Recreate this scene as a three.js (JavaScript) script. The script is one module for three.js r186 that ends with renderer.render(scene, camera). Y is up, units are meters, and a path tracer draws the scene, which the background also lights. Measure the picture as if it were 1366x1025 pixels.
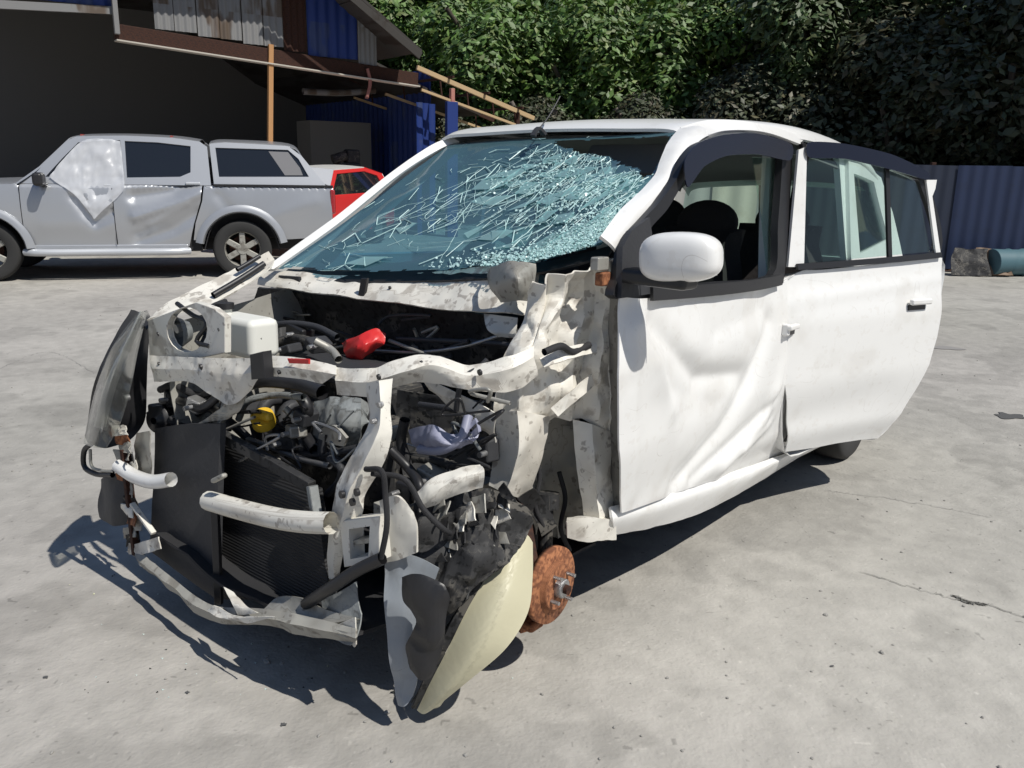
import * as THREE from 'three';
import { RoundedBoxGeometry } from 'three/addons/geometries/RoundedBoxGeometry.js';
import { mergeGeometries, mergeVertices, toCreasedNormals } from 'three/addons/utils/BufferGeometryUtils.js';
import { TessellateModifier } from 'three/addons/modifiers/TessellateModifier.js';

/* ------------------------------------------------------------ camera, sky, sun, exposure */
const V = (x, y, z) => new THREE.Vector3(x, y, z);
const scene = new THREE.Scene();
const FPX = 1120, PW = 1366, PH = 1025, EYE = 1.57, PITCH = 0.258, ROLL = 0.02;
const camera = new THREE.PerspectiveCamera(2 * Math.atan(PH / 2 / FPX) * 180 / Math.PI, 4 / 3, 0.05, 400);
camera.position.set(0, EYE, 0);
camera.rotation.set(-PITCH, 0, ROLL);
camera.updateMatrixWorld(true);

const renderer = new THREE.WebGLRenderer({ antialias: true });
renderer.setSize(1024, 768);
renderer.toneMapping = THREE.LinearToneMapping;
renderer.toneMappingExposure = 1.0;
renderer.shadowMap.enabled = true;

const SUN = V(0.48, 0.85, 0.25).normalize();
{
  const w = 512, h = 256, d = new Float32Array(w * h * 4);
  for (let j = 0; j < h; j++) for (let i = 0; i < w; i++) {
    const el = (j + 0.5) / h * Math.PI - Math.PI / 2, az = (i + 0.5) / w * 2 * Math.PI - Math.PI;
    const dir = V(Math.cos(el) * Math.cos(az), Math.sin(el), Math.cos(el) * Math.sin(az));
    const t = Math.pow(1 - Math.max(0, dir.y), 3.2);
    const g = Math.max(0, dir.dot(SUN));
    const halo = 0.5 * Math.pow(g, 24) + 0.14 * Math.pow(g, 5);
    const k = (j * w + i) * 4, S = 0.42;
    d[k] = S * (0.17 + 0.5 * t + halo); d[k + 1] = S * (0.31 + 0.46 * t + halo); d[k + 2] = S * (0.62 + 0.3 * t + halo * 0.9); d[k + 3] = 1;
  }
  const tx = new THREE.DataTexture(d, w, h, THREE.RGBAFormat, THREE.FloatType);
  tx.mapping = THREE.EquirectangularReflectionMapping; tx.magFilter = tx.minFilter = THREE.LinearFilter; tx.needsUpdate = true;
  scene.background = tx; scene.environment = tx;
}
const sun = new THREE.DirectionalLight(new THREE.Color(1, 0.96, 0.89), 4.3);
sun.position.copy(SUN).multiplyScalar(60); sun.target.position.set(0, 0, -8);
sun.castShadow = true; sun.shadow.mapSize.set(4096, 4096);
Object.assign(sun.shadow.camera, { left: -30, right: 30, top: 30, bottom: -30, near: 1, far: 140 });
scene.add(sun, sun.target);

/* ------------------------------------------------------------ helpers */
let seed = 7;
const rnd = () => { seed = (seed + 0x6D2B79F5) | 0; let t = Math.imul(seed ^ (seed >>> 15), 1 | seed); t = (t + Math.imul(t ^ (t >>> 7), 61 | t)) ^ t; return ((t ^ (t >>> 14)) >>> 0) / 4294967296; };
const rr = (a, b) => a + (b - a) * rnd();
const hash = (x, y, z) => { let n = Math.imul(x | 0, 374761393) ^ Math.imul(y | 0, 668265263) ^ Math.imul(z | 0, 1274126177); n = Math.imul(n ^ (n >>> 13), 1274126177); return ((n ^ (n >>> 16)) >>> 0) / 4294967296; };
const sm = t => t * t * (3 - 2 * t);
function vn(x, y, z = 0) {
  const X = Math.floor(x), Y = Math.floor(y), Z = Math.floor(z), a = sm(x - X), b = sm(y - Y), c = sm(z - Z);
  const L = (p, q, t) => p + (q - p) * t, h = (i, j, k) => hash(X + i, Y + j, Z + k);
  return L(L(L(h(0, 0, 0), h(1, 0, 0), a), L(h(0, 1, 0), h(1, 1, 0), a), b), L(L(h(0, 0, 1), h(1, 0, 1), a), L(h(0, 1, 1), h(1, 1, 1), a), b), c) * 2 - 1;
}
const fbm = (x, y, z = 0, o = 4) => { let s = 0, a = 0.5; for (let i = 0; i < o; i++) { s += a * vn(x, y, z); x = x * 2.03 + 7.1; y = y * 2.03 + 3.7; z = z * 2.03 + 1.3; a *= 0.5; } return s; };
function fn(x, y, z) {          // piecewise linear noise: flat facets that meet in sharp folds
  const a = 0.82 * x + 0.47 * y - 0.33 * z + 0.35 * vn(x * 0.6, y * 0.6, z * 0.6), b = -0.5 * x + 0.8 * y + 0.34 * z + 0.35 * vn(x * 0.6 + 9, y * 0.6, z * 0.6), c = 0.42 * x - 0.12 * y + 0.9 * z;
  const X = Math.floor(a), Y = Math.floor(b), Z = Math.floor(c), p = a - X, q = b - Y, r = c - Z, L = (u, v, t) => u + (v - u) * t, h = (i, j, k) => hash(X + i, Y + j, Z + k);
  return L(L(L(h(0, 0, 0), h(1, 0, 0), p), L(h(0, 1, 0), h(1, 1, 0), p), q), L(L(h(0, 0, 1), h(1, 0, 1), p), L(h(0, 1, 1), h(1, 1, 1), p), q), r) * 2 - 1;
}
// tiling noise for textures
function tn(x, y, p, s) {
  const X = Math.floor(x), Y = Math.floor(y), a = sm(x - X), b = sm(y - Y), m = v => ((v % p) + p) % p;
  const h = (i, j) => hash(m(X + i), m(Y + j), s);
  const t0 = h(0, 0) + (h(1, 0) - h(0, 0)) * a, t1 = h(0, 1) + (h(1, 1) - h(0, 1)) * a;
  return (t0 + (t1 - t0) * b) * 2 - 1;
}
const tf = (x, y, f, o, s) => { let v = 0, a = 0.5; for (let i = 0; i < o; i++) { v += a * tn(x * f, y * f, f, s + i); f *= 2; a *= 0.55; } return v; };
function tex(n, fn, srgb = true, rep = 1) {
  const d = new Uint8Array(n * n * 4);
  for (let j = 0; j < n; j++) for (let i = 0; i < n; i++) { const c = fn(i / n, j / n), k = (j * n + i) * 4; for (let q = 0; q < 3; q++) d[k + q] = Math.max(0, Math.min(255, (Array.isArray(c) ? c[q] : c) * 255)); d[k + 3] = 255; }
  const t = new THREE.DataTexture(d, n, n); t.wrapS = t.wrapT = THREE.RepeatWrapping; t.magFilter = THREE.LinearFilter; t.minFilter = THREE.LinearMipmapLinearFilter; t.generateMipmaps = true;
  if (srgb) t.colorSpace = THREE.SRGBColorSpace; t.repeat.set(rep, rep); t.needsUpdate = true; return t;
}
const mix = (a, b, t) => a.map((v, i) => v + (b[i] - v) * t), st = (a, b, x) => { const t = Math.max(0, Math.min(1, (x - a) / (b - a))); return t * t * (3 - 2 * t); };

const taken = {};
const numbered = n => { taken[n] = (taken[n] ?? -1) + 1; return taken[n] ? n + '_' + String(taken[n]).padStart(3, '0') : n; };
function tag(o, label, category, group, kind) { if (label) o.userData.label = label; if (category) o.userData.category = category; if (group) o.userData.group = group; if (kind) o.userData.kind = kind; return o; }
function boxUV(g) {
  const p = g.attributes.position, n = g.attributes.normal, uv = new Float32Array(p.count * 2);
  for (let i = 0; i < p.count; i++) {
    const ax = Math.abs(n.getX(i)), ay = Math.abs(n.getY(i)), az = Math.abs(n.getZ(i)), x = p.getX(i), y = p.getY(i), z = p.getZ(i);
    if (ay >= ax && ay >= az) { uv[2 * i] = x; uv[2 * i + 1] = z; } else if (ax >= az) { uv[2 * i] = z; uv[2 * i + 1] = y; } else { uv[2 * i] = x; uv[2 * i + 1] = y; }
  }
  g.setAttribute('uv', new THREE.BufferAttribute(uv, 2)); return g;
}
function obj(name, geos, mat, parent = scene) {
  let g = Array.isArray(geos) ? mergeGeometries(geos.map(q => { q = q.index ? q.toNonIndexed() : q; for (const k of Object.keys(q.attributes)) if (!['position', 'normal', 'color'].includes(k)) q.deleteAttribute(k); return q; })) : geos;
  if (!g.attributes.normal) g.computeVertexNormals();
  if (!g.userData.keepUV) boxUV(g);
  const m = new THREE.Mesh(g, mat); m.name = parent === scene ? numbered(name) : name; m.castShadow = m.receiveShadow = true; parent.add(m); return m;
}
function thing(name, label, category, pos = [0, 0, 0], turn = 0, group) { const o = new THREE.Group(); o.name = numbered(name); o.position.set(...pos); o.rotation.y = turn; scene.add(o); return tag(o, label, category, group); }
function bx(w, h, d, x = 0, y = 0, z = 0, r = 0.006) { const q = Math.min(r, w / 2.2, h / 2.2, d / 2.2); const g = new RoundedBoxGeometry(w, h, d, 1, q); g.translate(x, y, z); return g; }
function bar(a, b, w, h, r = 0.003) {       // box beam between two points
  const l = a.distanceTo(b), g = bx(w, h, l, 0, 0, 0, r), m = new THREE.Matrix4();
  const o = new THREE.Object3D(); o.position.copy(a).add(b).multiplyScalar(0.5); o.lookAt(b); o.updateMatrix(); g.applyMatrix4(o.matrix); return g;
}
const tube = (pts, r, n = 24, k = 8) => new THREE.TubeGeometry(new THREE.CatmullRomCurve3(pts, false, 'centripetal'), n, r, k, false);
function cyl(r1, r2, h, a, dir, seg = 20) { const g = new THREE.CylinderGeometry(r1, r2, h, seg); g.applyQuaternion(new THREE.Quaternion().setFromUnitVectors(V(0, 1, 0), dir.clone().normalize())); g.translate(a.x, a.y, a.z); return g; }
function lathe(prof, axis, pos, seg = 40) { const g = new THREE.LatheGeometry(prof.map(p => new THREE.Vector2(...p)), seg); g.applyQuaternion(new THREE.Quaternion().setFromUnitVectors(V(0, 1, 0), axis.clone().normalize())); g.translate(pos.x, pos.y, pos.z); return g; }
function solidify(g, t, ca = 0.9) {                    // give a sheet a second face and a rim
  for (const k of Object.keys(g.attributes)) if (k !== 'position') g.deleteAttribute(k);
  g = mergeVertices(g, 1e-4); g.computeVertexNormals();
  if (!t) return g;
  const p = g.attributes.position, n = g.attributes.normal, c = p.count, pos = new Float32Array(c * 6), idx = Array.from(g.index.array), out = idx.slice(), em = new Map();
  for (let i = 0; i < c; i++) { pos[3 * i] = p.getX(i); pos[3 * i + 1] = p.getY(i); pos[3 * i + 2] = p.getZ(i); const j = c + i; pos[3 * j] = p.getX(i) - t * n.getX(i); pos[3 * j + 1] = p.getY(i) - t * n.getY(i); pos[3 * j + 2] = p.getZ(i) - t * n.getZ(i); }
  for (let i = 0; i < idx.length; i += 3) { out.push(c + idx[i], c + idx[i + 2], c + idx[i + 1]); for (let e = 0; e < 3; e++) { const a = idx[i + e], b = idx[i + (e + 1) % 3], k = a < b ? a + '_' + b : b + '_' + a; em.set(k, em.has(k) ? null : [a, b]); } }
  for (const e of em.values()) if (e) out.push(e[0], c + e[0], e[1], e[1], c + e[0], c + e[1]);
  const o = new THREE.BufferGeometry(); o.setAttribute('position', new THREE.BufferAttribute(pos, 3)); o.setIndex(out); 
  return toCreasedNormals(o, ca);
}
const cr = (a, b, c, d, t) => 0.5 * (2 * b + (c - a) * t + (2 * a - 5 * b + 4 * c - d) * t * t + (3 * b - a - 3 * c + d) * t * t * t);
function sheet(rows, { n = 24, m = 24, amp = 0, freq = 9, sharp = 0.6, t = 0.004, skip, edge = 1, sd = 0, linI, linJ, pleat, crease = amp > 0.003 ? 0.42 : 0.9 } = {}) {   // smooth patch through a grid of points, then crumpled
  const C = 'xyz'.split(''), at = (arr, f, s) => { const N = arr.length - 1, x = Math.min(N - 1e-9, s * N), i = Math.floor(x), q = k => arr[Math.max(0, Math.min(N, k))]; return N ? f(q(i - 1), q(i), q(i + 1), q(i + 2), x - i) : arr[0]; };
  const lerpV = (a, b, c, d, x) => V(...C.map(k => cr(a[k], b[k], c[k], d[k], x)));
  const linV = (a, b, c, d, x) => b.clone().lerp(c, x);
  const P = [];
  for (let j = 0; j <= m; j++) { P.push([]); for (let i = 0; i <= n; i++) P[j].push(at(rows.map(r => at(r, linI ? linV : lerpV, i / n)), linJ ? linV : lerpV, j / m)); }
  const Q = P.map((r, j) => r.map((p, i) => {
    if (!amp) return p;
    const a = P[Math.min(m, j + 1)][i].clone().sub(P[Math.max(0, j - 1)][i]), b = P[j][Math.min(n, i + 1)].clone().sub(P[j][Math.max(0, i - 1)]), nn = a.cross(b).normalize();
    const x = p.x * freq + sd, y = p.y * freq, z = p.z * freq;
    const rg = fn(x + 4, y, z), sf = fbm(x * 0.8, y * 0.8 + 9, z * 0.8, 3), fine = fn(x * 2.6, y * 2.6 + 3, z * 2.6 + 5); let pl = 0; if (pleat) { const f = pleat.c * (pleat.k === 'j' ? j / m : i / n) + 1.3 * fbm(x * 0.35, y * 0.35, z * 0.35, 2); pl = pleat.a * (4 * Math.abs(f - Math.floor(f + 0.5)) - 1) * (0.6 + 0.5 * vn(x * 0.5, y * 0.5, z * 0.5 + 3)); }
    const e = edge ? 1 : Math.min(1, 6 * Math.min(i / n, 1 - i / n, j / m, 1 - j / m));
    return p.clone().addScaledVector(nn, pl + amp * e * (sharp * rg * 1.1 + (1 - sharp) * sf * 1.8 + 0.3 * fine));
  }));
  const pos = [], idx = [];
  for (const r of Q) for (const p of r) pos.push(p.x, p.y, p.z);
  for (let j = 0; j < m; j++) for (let i = 0; i < n; i++) { if (skip && skip((i + 0.5) / n, (j + 0.5) / m)) continue; const a = j * (n + 1) + i, b = a + 1, c = a + n + 1, d = c + 1; idx.push(a, c, b, b, c, d); }
  const g = new THREE.BufferGeometry(); g.setAttribute('position', new THREE.Float32BufferAttribute(pos, 3)); g.setIndex(idx);
  return solidify(g, t, crease);
}
function panel(outline, holes, zf, t = 0.004, maxEdge = 0.05) {       // outline in (x, y), third coordinate from zf
  const sh = new THREE.Shape(outline.map(p => new THREE.Vector2(p[0], p[1]))); for (const h of holes || []) sh.holes.push(new THREE.Path(h.map(p => new THREE.Vector2(p[0], p[1]))));
  let g = new THREE.ShapeGeometry(sh); g.deleteAttribute('uv'); g.deleteAttribute('normal');
  g = new TessellateModifier(maxEdge, 14).modify(g);
  const p = g.attributes.position; for (let i = 0; i < p.count; i++) p.setZ(i, zf(p.getX(i), p.getY(i)));
  return solidify(g, t);
}
const arc = (cx, cy, r, a0, a1, n = 14) => Array.from({ length: n + 1 }, (_, i) => { const a = (a0 + (a1 - a0) * i / n) * Math.PI / 180; return [cx + r * Math.cos(a), cy + r * Math.sin(a)]; });
// pixel of the photograph -> direction; the distance comes from a plane of the thing (its side, front, the ground)
const rayW = (px, py) => V((px - PW / 2) / FPX, -(py - PH / 2) / FPX, -1).applyQuaternion(camera.quaternion);
class Frame {
  constructor(o) { o.updateMatrixWorld(true); const inv = o.matrixWorld.clone().invert(); this.E = camera.position.clone().applyMatrix4(inv); this.q = inv; }
  hit(px, py, ax, v) { const d = rayW(px, py).transformDirection(this.q), t = (v - this.E[ax]) / d[ax]; return this.E.clone().addScaledVector(d, t); }
  surf(px, py, zf) { let z = zf(0.5, 0.7), p; for (let i = 0; i < 12; i++) { p = this.hit(px, py, 'z', z); z = zf(p.x, p.y); } return p; }
}
const ground = (px, py, y = 0) => { const d = rayW(px, py); return camera.position.clone().addScaledVector(d, (y - EYE) / d.y); };

/* ------------------------------------------------------------ materials */
const grain = tex(256, (x, y) => 0.5 + 0.5 * tf(x, y, 32, 3, 5), false, 2);
const T = {
  concrete: tex(1024, (x, y) => {
    const a = tf(x, y, 4, 5, 11), b = tf(x, y, 64, 3, 21), c = tf(x, y, 12, 4, 31), s = tn(x * 220, y * 220, 220, 41);
    let v = 0.67 + 0.05 * a + 0.05 * b - 0.05 * st(0.1, 0.32, c) + (s > 0.9 ? -0.10 : 0) + (s < -0.93 ? 0.06 : 0);
    return [v, v * 0.982, v * 0.945];
  }, true, 0.22),
  concreteB: tex(512, (x, y) => 0.5 + 0.32 * tf(x, y, 64, 3, 3) + 0.22 * tf(x, y, 128, 2, 9), false, 0.9),
  paint: tex(1024, (x, y) => { const a = tf(x, y, 5, 5, 51), b = tf(x, y, 48, 3, 61); const d = st(0.1, 0.5, a) * 0.10 + st(0.3, 0.45, b) * 0.06; const q = tf(x, y, 3, 2, 66), ln = Math.abs(tf(x * 1 + 0.1 * q, y, 8, 2, 68)), s2 = st(0.12, 0.3, tf(x, y, 4, 4, 69)); return mix(mix([0.92, 0.92, 0.912], [0.62, 0.58, 0.52], d), [0.6, 0.58, 0.55], (1 - st(0.0, 0.006, ln)) * 0.5 * s2); }, true, 0.9),
  scuff: tex(1024, (x, y) => { const a = tf(x, y, 5, 6, 71), b = tf(x, y, 56, 3, 81), c = tf(x, y, 18, 6, 91), s = tf(x, y, 9, 3, 95), ln = Math.abs(tf(x + 0.02 * s, y, 26, 3, 99)); let k = mix([0.905, 0.895, 0.865], [0.74, 0.72, 0.68], st(-0.1, 0.5, a) * 0.7); k = mix(k, [0.55, 0.52, 0.48], st(0.15, 0.5, c) * 0.45); k = mix(k, [0.42, 0.39, 0.36], st(0.34, 0.5, b) * 0.4); return mix(k, [0.5, 0.47, 0.44], (1 - st(0.0, 0.018, ln)) * 0.45 * st(0.05, 0.2, s)); }, true, 0.8),
  rust: tex(256, (x, y) => mix([0.66, 0.44, 0.30], [0.44, 0.27, 0.18], st(-0.45, 0.5, tf(x, y, 14, 5, 17))), true, 7),
  grime: tex(512, (x, y) => { const a = tf(x, y, 8, 5, 171), b = tf(x, y, 40, 3, 181); return mix(mix([0.17, 0.17, 0.175], [0.33, 0.32, 0.3], st(0.05, 0.3, a)), [0.07, 0.07, 0.07], st(0.15, 0.3, b)); }, true, 2),
  wallblue: tex(256, (x, y) => mix([0.1, 0.2, 0.46], [0.22, 0.27, 0.42], st(0.0, 0.4, tf(x, y * 0.3, 10, 4, 27)) * 0.8), true, 0.5),
  sheetgrey: tex(256, (x, y) => mix([0.5, 0.5, 0.5], [0.36, 0.31, 0.27], st(0.0, 0.35, tf(x, y * 0.25, 10, 4, 37))), true, 0.5),
};
const std = (c, o = {}) => new THREE.MeshPhysicalMaterial({ color: Array.isArray(c) ? new THREE.Color().setRGB(...c) : c, roughness: 0.6, side: THREE.DoubleSide, ...o });
const M = {
  ground: std(0xffffff, { map: T.concrete, roughness: 0.93, bumpMap: T.concreteB, bumpScale: 0.0035 }),
  white: std(0xffffff, { map: T.paint, roughness: 0.34, clearcoat: 0.5, clearcoatRoughness: 0.2 }),
  torn: std([0.95, 0.94, 0.92], { map: T.scuff, roughness: 0.5 }),
  primer: std([0.42, 0.42, 0.41], { map: T.scuff, roughness: 0.6 }),
  undercoat: std([0.3, 0.295, 0.285], { map: T.scuff, roughness: 0.75 }),
  cream: std([0.54, 0.51, 0.36], { roughness: 0.45, bumpMap: grain, bumpScale: 0.0006 }),
  liner: std([0.33, 0.36, 0.4], { map: T.paint, roughness: 0.35 }),
  black: std([0.02, 0.02, 0.022], { roughness: 0.42 }),
  matte: std([0.022, 0.022, 0.024], { roughness: 0.8, bumpMap: grain, bumpScale: 0.001 }),
  charcoal: std([0.035, 0.036, 0.04], { roughness: 0.6, bumpMap: grain, bumpScale: 0.001 }),
  grime: std(0xffffff, { map: T.grime, roughness: 0.7 }),
  rubber: std([0.03, 0.03, 0.03], { roughness: 0.85 }),
  metal: std([0.42, 0.42, 0.42], { metalness: 0.85, roughness: 0.42, bumpMap: grain, bumpScale: 0.001 }),
  alloy: std([0.5, 0.5, 0.49], { metalness: 0.4, roughness: 0.55, map: T.scuff }),
  rust: std(0xffffff, { map: T.rust, roughness: 0.85, bumpMap: grain, bumpScale: 0.001 }),
  silver: std([0.46, 0.475, 0.50], { metalness: 0.5, roughness: 0.34, clearcoat: 0.6, clearcoatRoughness: 0.15 }),
  silverTrim: std([0.55, 0.57, 0.6], { metalness: 0.3, roughness: 0.4 }),
  tint: std([0.012, 0.014, 0.018], { roughness: 0.06, clearcoat: 1 }),
  visor: std([0.012, 0.014, 0.026], { roughness: 0.2 }),
  pane: std([0.84, 0.95, 0.92], { transmission: 1, thickness: 0, roughness: 0.03, ior: 1.5 }),
  laminated: std([0.18, 0.38, 0.46], { transmission: 0.74, thickness: 0, roughness: 0.08, ior: 1.5 }),
  milky: std([0.42, 0.68, 0.68], { roughness: 0.22, transmission: 0.6, thickness: 0 }),
  crack: std([0.56, 0.78, 0.77], { roughness: 0.3, transmission: 0.25, thickness: 0 }),
  lens: std([0.95, 0.96, 0.94], { transmission: 0.92, thickness: 0, roughness: 0.1 }),
  bottle: std([0.78, 0.78, 0.72], { roughness: 0.45 }),
  red: std([0.62, 0.03, 0.03], { roughness: 0.4 }),
  darkred: std([0.35, 0.02, 0.025], { roughness: 0.25, clearcoat: 1 }),
  yellow: std([0.75, 0.48, 0.04], { roughness: 0.45 }),
  lilac: std([0.27, 0.28, 0.37], { roughness: 0.5 }),
  slate: std([0.34, 0.37, 0.40], { roughness: 0.5, map: T.scuff, bumpMap: grain, bumpScale: 0.002 }),
  fins: std([0.02, 0.02, 0.021], { roughness: 0.7, bumpMap: tex(128, (x, y) => 0.5 + 0.5 * Math.sin(y * 6.2832 * 16) * (0.7 + 0.3 * tn(x * 8, y * 8, 8, 3)), false, 6), bumpScale: 0.003 }),
  seat: std([0.03, 0.026, 0.026], { roughness: 0.95, bumpMap: grain, bumpScale: 0.002 }),
  trim: std([0.12, 0.12, 0.115], { roughness: 0.8 }),
  plastic: std([0.72, 0.74, 0.78], { transmission: 0.35, thickness: 0, roughness: 0.3 }),
  orange: std([0.46, 0.24, 0.10], { roughness: 0.7, bumpMap: grain, bumpScale: 0.001 }),
  steel: std([0.13, 0.09, 0.07], { roughness: 0.8, map: T.rust }),
  steelPale: std([0.5, 0.46, 0.4], { roughness: 0.7, bumpMap: grain, bumpScale: 0.001 }),
  wallblue: std(0xffffff, { map: T.wallblue, roughness: 0.6 }),
  sheetgrey: std(0xffffff, { map: T.sheetgrey, roughness: 0.6 }),
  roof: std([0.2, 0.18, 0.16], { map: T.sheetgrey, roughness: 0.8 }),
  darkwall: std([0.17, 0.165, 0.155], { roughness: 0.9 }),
};
/* ------------------------------------------------------------ the yard */
{
  const g = new THREE.PlaneGeometry(170, 150, 220, 200); g.rotateX(-Math.PI / 2); g.translate(0, 0, -40);
  const p = g.attributes.position, c = new Float32Array(p.count * 3);
  for (let i = 0; i < p.count; i++) { const x = p.getX(i), z = p.getZ(i), v = 0.93 + 0.16 * fbm(x * 0.55, z * 0.9, 0, 4) - 0.10 * st(0.12, 0.3, fbm(x * 0.23 + 5, z * 0.5, 4, 3)); c.set([v, v * (0.995 + 0.012 * vn(x * 0.4, z * 0.4)), v * (0.985 + 0.03 * vn(x * 0.3 + 9, z * 0.3))], i * 3); }
  g.setAttribute('color', new THREE.BufferAttribute(c, 3));
  const m = M.ground; m.vertexColors = true; tag(obj('ground', g, m), 'worn pale grey concrete yard with fine cracks and stains', null, null, 'structure');
}
const ribbon = (pts, w0, y = 0.004) => { const pos = [], idx = []; pts.forEach((p, i) => { const a = pts[Math.max(0, i - 1)], b = pts[Math.min(pts.length - 1, i + 1)], d = V(b.x - a.x, 0, b.z - a.z).normalize(), w = w0 * rr(0.4, 1.4) * (i === 0 || i === pts.length - 1 ? 0.1 : 1); pos.push(p.x - d.z * w, y, p.z + d.x * w, p.x + d.z * w, y, p.z - d.x * w); if (i) { const k = 2 * i; idx.push(k - 2, k - 1, k, k, k - 1, k + 1); } }); const g = new THREE.BufferGeometry(); g.setAttribute('position', new THREE.Float32BufferAttribute(pos, 3)); g.setIndex(idx); g.computeVertexNormals(); return g; };
{
  const mk = std([0.19, 0.185, 0.17], { roughness: 1 }), mk2 = std([0.30, 0.29, 0.275], { roughness: 1 });
  const crack = (px, w, m) => { const c = new THREE.CatmullRomCurve3(px.map(q => ground(...q))), n = 60, pts = c.getPoints(n).map(p => p.add(V(rr(-.012, .012), 0, rr(-.012, .012)))); tag(obj('ground_crack', ribbon(pts, w), m), null, null, null, 'structure'); };
  crack([[1150, 765], [1220, 785], [1275, 800], [1310, 806], [1366, 825], [1420, 850]], 0.0022, mk); crack([[1270, 795], [1290, 804], [1318, 808]], 0.006, mk);
  crack([[1100, 655], [1200, 668], [1320, 690]], 0.0016, mk2);  crack([[-20, 500], [60, 470], [130, 500]], 0.0016, mk2);  crack([[1060, 480], [1160, 500], [1280, 505]], 0.0018, mk2); 
  const blot = (px, py, rx, rz, m) => { const c = ground(px, py), s = new THREE.Shape(), n = 30; for (let i = 0; i < n; i++) { const a = i / n * 6.2832, k = 0.75 + 0.4 * vn(Math.cos(a) * 2 + px, Math.sin(a) * 2); i ? s.lineTo(Math.cos(a) * rx * k, Math.sin(a) * rz * k) : s.moveTo(rx * k, 0); } const g = new THREE.ShapeGeometry(s); g.rotateX(-Math.PI / 2); g.translate(c.x, 0.004, c.z); tag(obj('oil_stain', g, m), null, null, null, 'structure'); };
  const oil = std([0.09, 0.09, 0.09], { roughness: 0.8 }), damp = std([0.27, 0.26, 0.25], { roughness: 0.9 });
  blot(1345, 556, 0.13, 0.09, oil); blot(1262, 465, 0.18, 0.1, damp); blot(378, 968, 0.01, 0.01, oil); blot(250, 925, 0.008, 0.008, oil); blot(60, 905, 0.012, 0.008, oil); blot(1110, 890, 0.01, 0.007, oil); blot(1065, 505, 0.1, 0.08, damp);
  // grit lying about
  const gg = new THREE.IcosahedronGeometry(1, 0), im = new THREE.InstancedMesh(gg, std([0.3, 0.29, 0.27], { roughness: 0.95 }), 450), o = new THREE.Object3D();
  for (let i = 0; i < 450; i++) { const z = -1.3 - 9 * Math.pow(rnd(), 1.8), x = rr(-0.75, 0.75) * (-z + 0.4); const s = rr(0.002, 0.007) * (rnd() < 0.04 ? 2.2 : 1); o.position.set(x, s * 0.4, z); o.scale.set(s * rr(.7, 1.4), s * 0.7, s * rr(.7, 1.4)); o.rotation.set(0, rr(0, 6), rr(-.4, .4)); o.updateMatrix(); im.setMatrixAt(i, o.matrix); }
  im.name = 'grit'; im.castShadow = im.receiveShadow = true; scene.add(im); tag(im, 'loose grit scattered over the concrete yard', 'grit', null, 'stuff');
}
{ // crumbs of glass and plastic dropped under the wreck's nose
  const g = new THREE.TetrahedronGeometry(1, 0), n = 90, im = new THREE.InstancedMesh(g, std([.6, .64, .62], { roughness: .25 }), n), o = new THREE.Object3D(), c = new THREE.Color();
  for (let i = 0; i < n; i++) { const p = ground(rr(90, 700), rr(760, 935)), s = rr(.0015, .0045) * (rnd() < .08 ? 2.4 : 1); o.position.set(p.x, s * .35, p.z); o.scale.set(s * rr(.8, 1.8), s * .7, s * rr(.8, 1.8)); o.rotation.set(rr(-.3, .3), rr(0, 6), 0); o.updateMatrix(); im.setMatrixAt(i, o.matrix); im.setColorAt(i, rnd() < .4 ? c.setRGB(.06, .06, .06) : rnd() < .8 ? c.setRGB(.9, 1, .97) : c.setRGB(.9, .85, .6)); }
  im.name = 'glass_crumbs'; im.castShadow = im.receiveShadow = true; scene.add(im); tag(im, 'crumbs of glass and plastic scattered under the torn car front', 'debris', null, 'stuff');
}
const corr = (w, h, pitch = 0.09, dep = 0.014) => { const n = Math.max(4, Math.round(w / pitch * 6)), g = new THREE.PlaneGeometry(w, h, n, 1), p = g.attributes.position; for (let i = 0; i < p.count; i++) p.setZ(i, dep * Math.sin(p.getX(i) / pitch * 6.2832)); g.computeVertexNormals(); return g; };

M.railYellow = std([0.5, 0.36, 0.2], { roughness: .7, bumpMap: grain, bumpScale: .001 });
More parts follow.
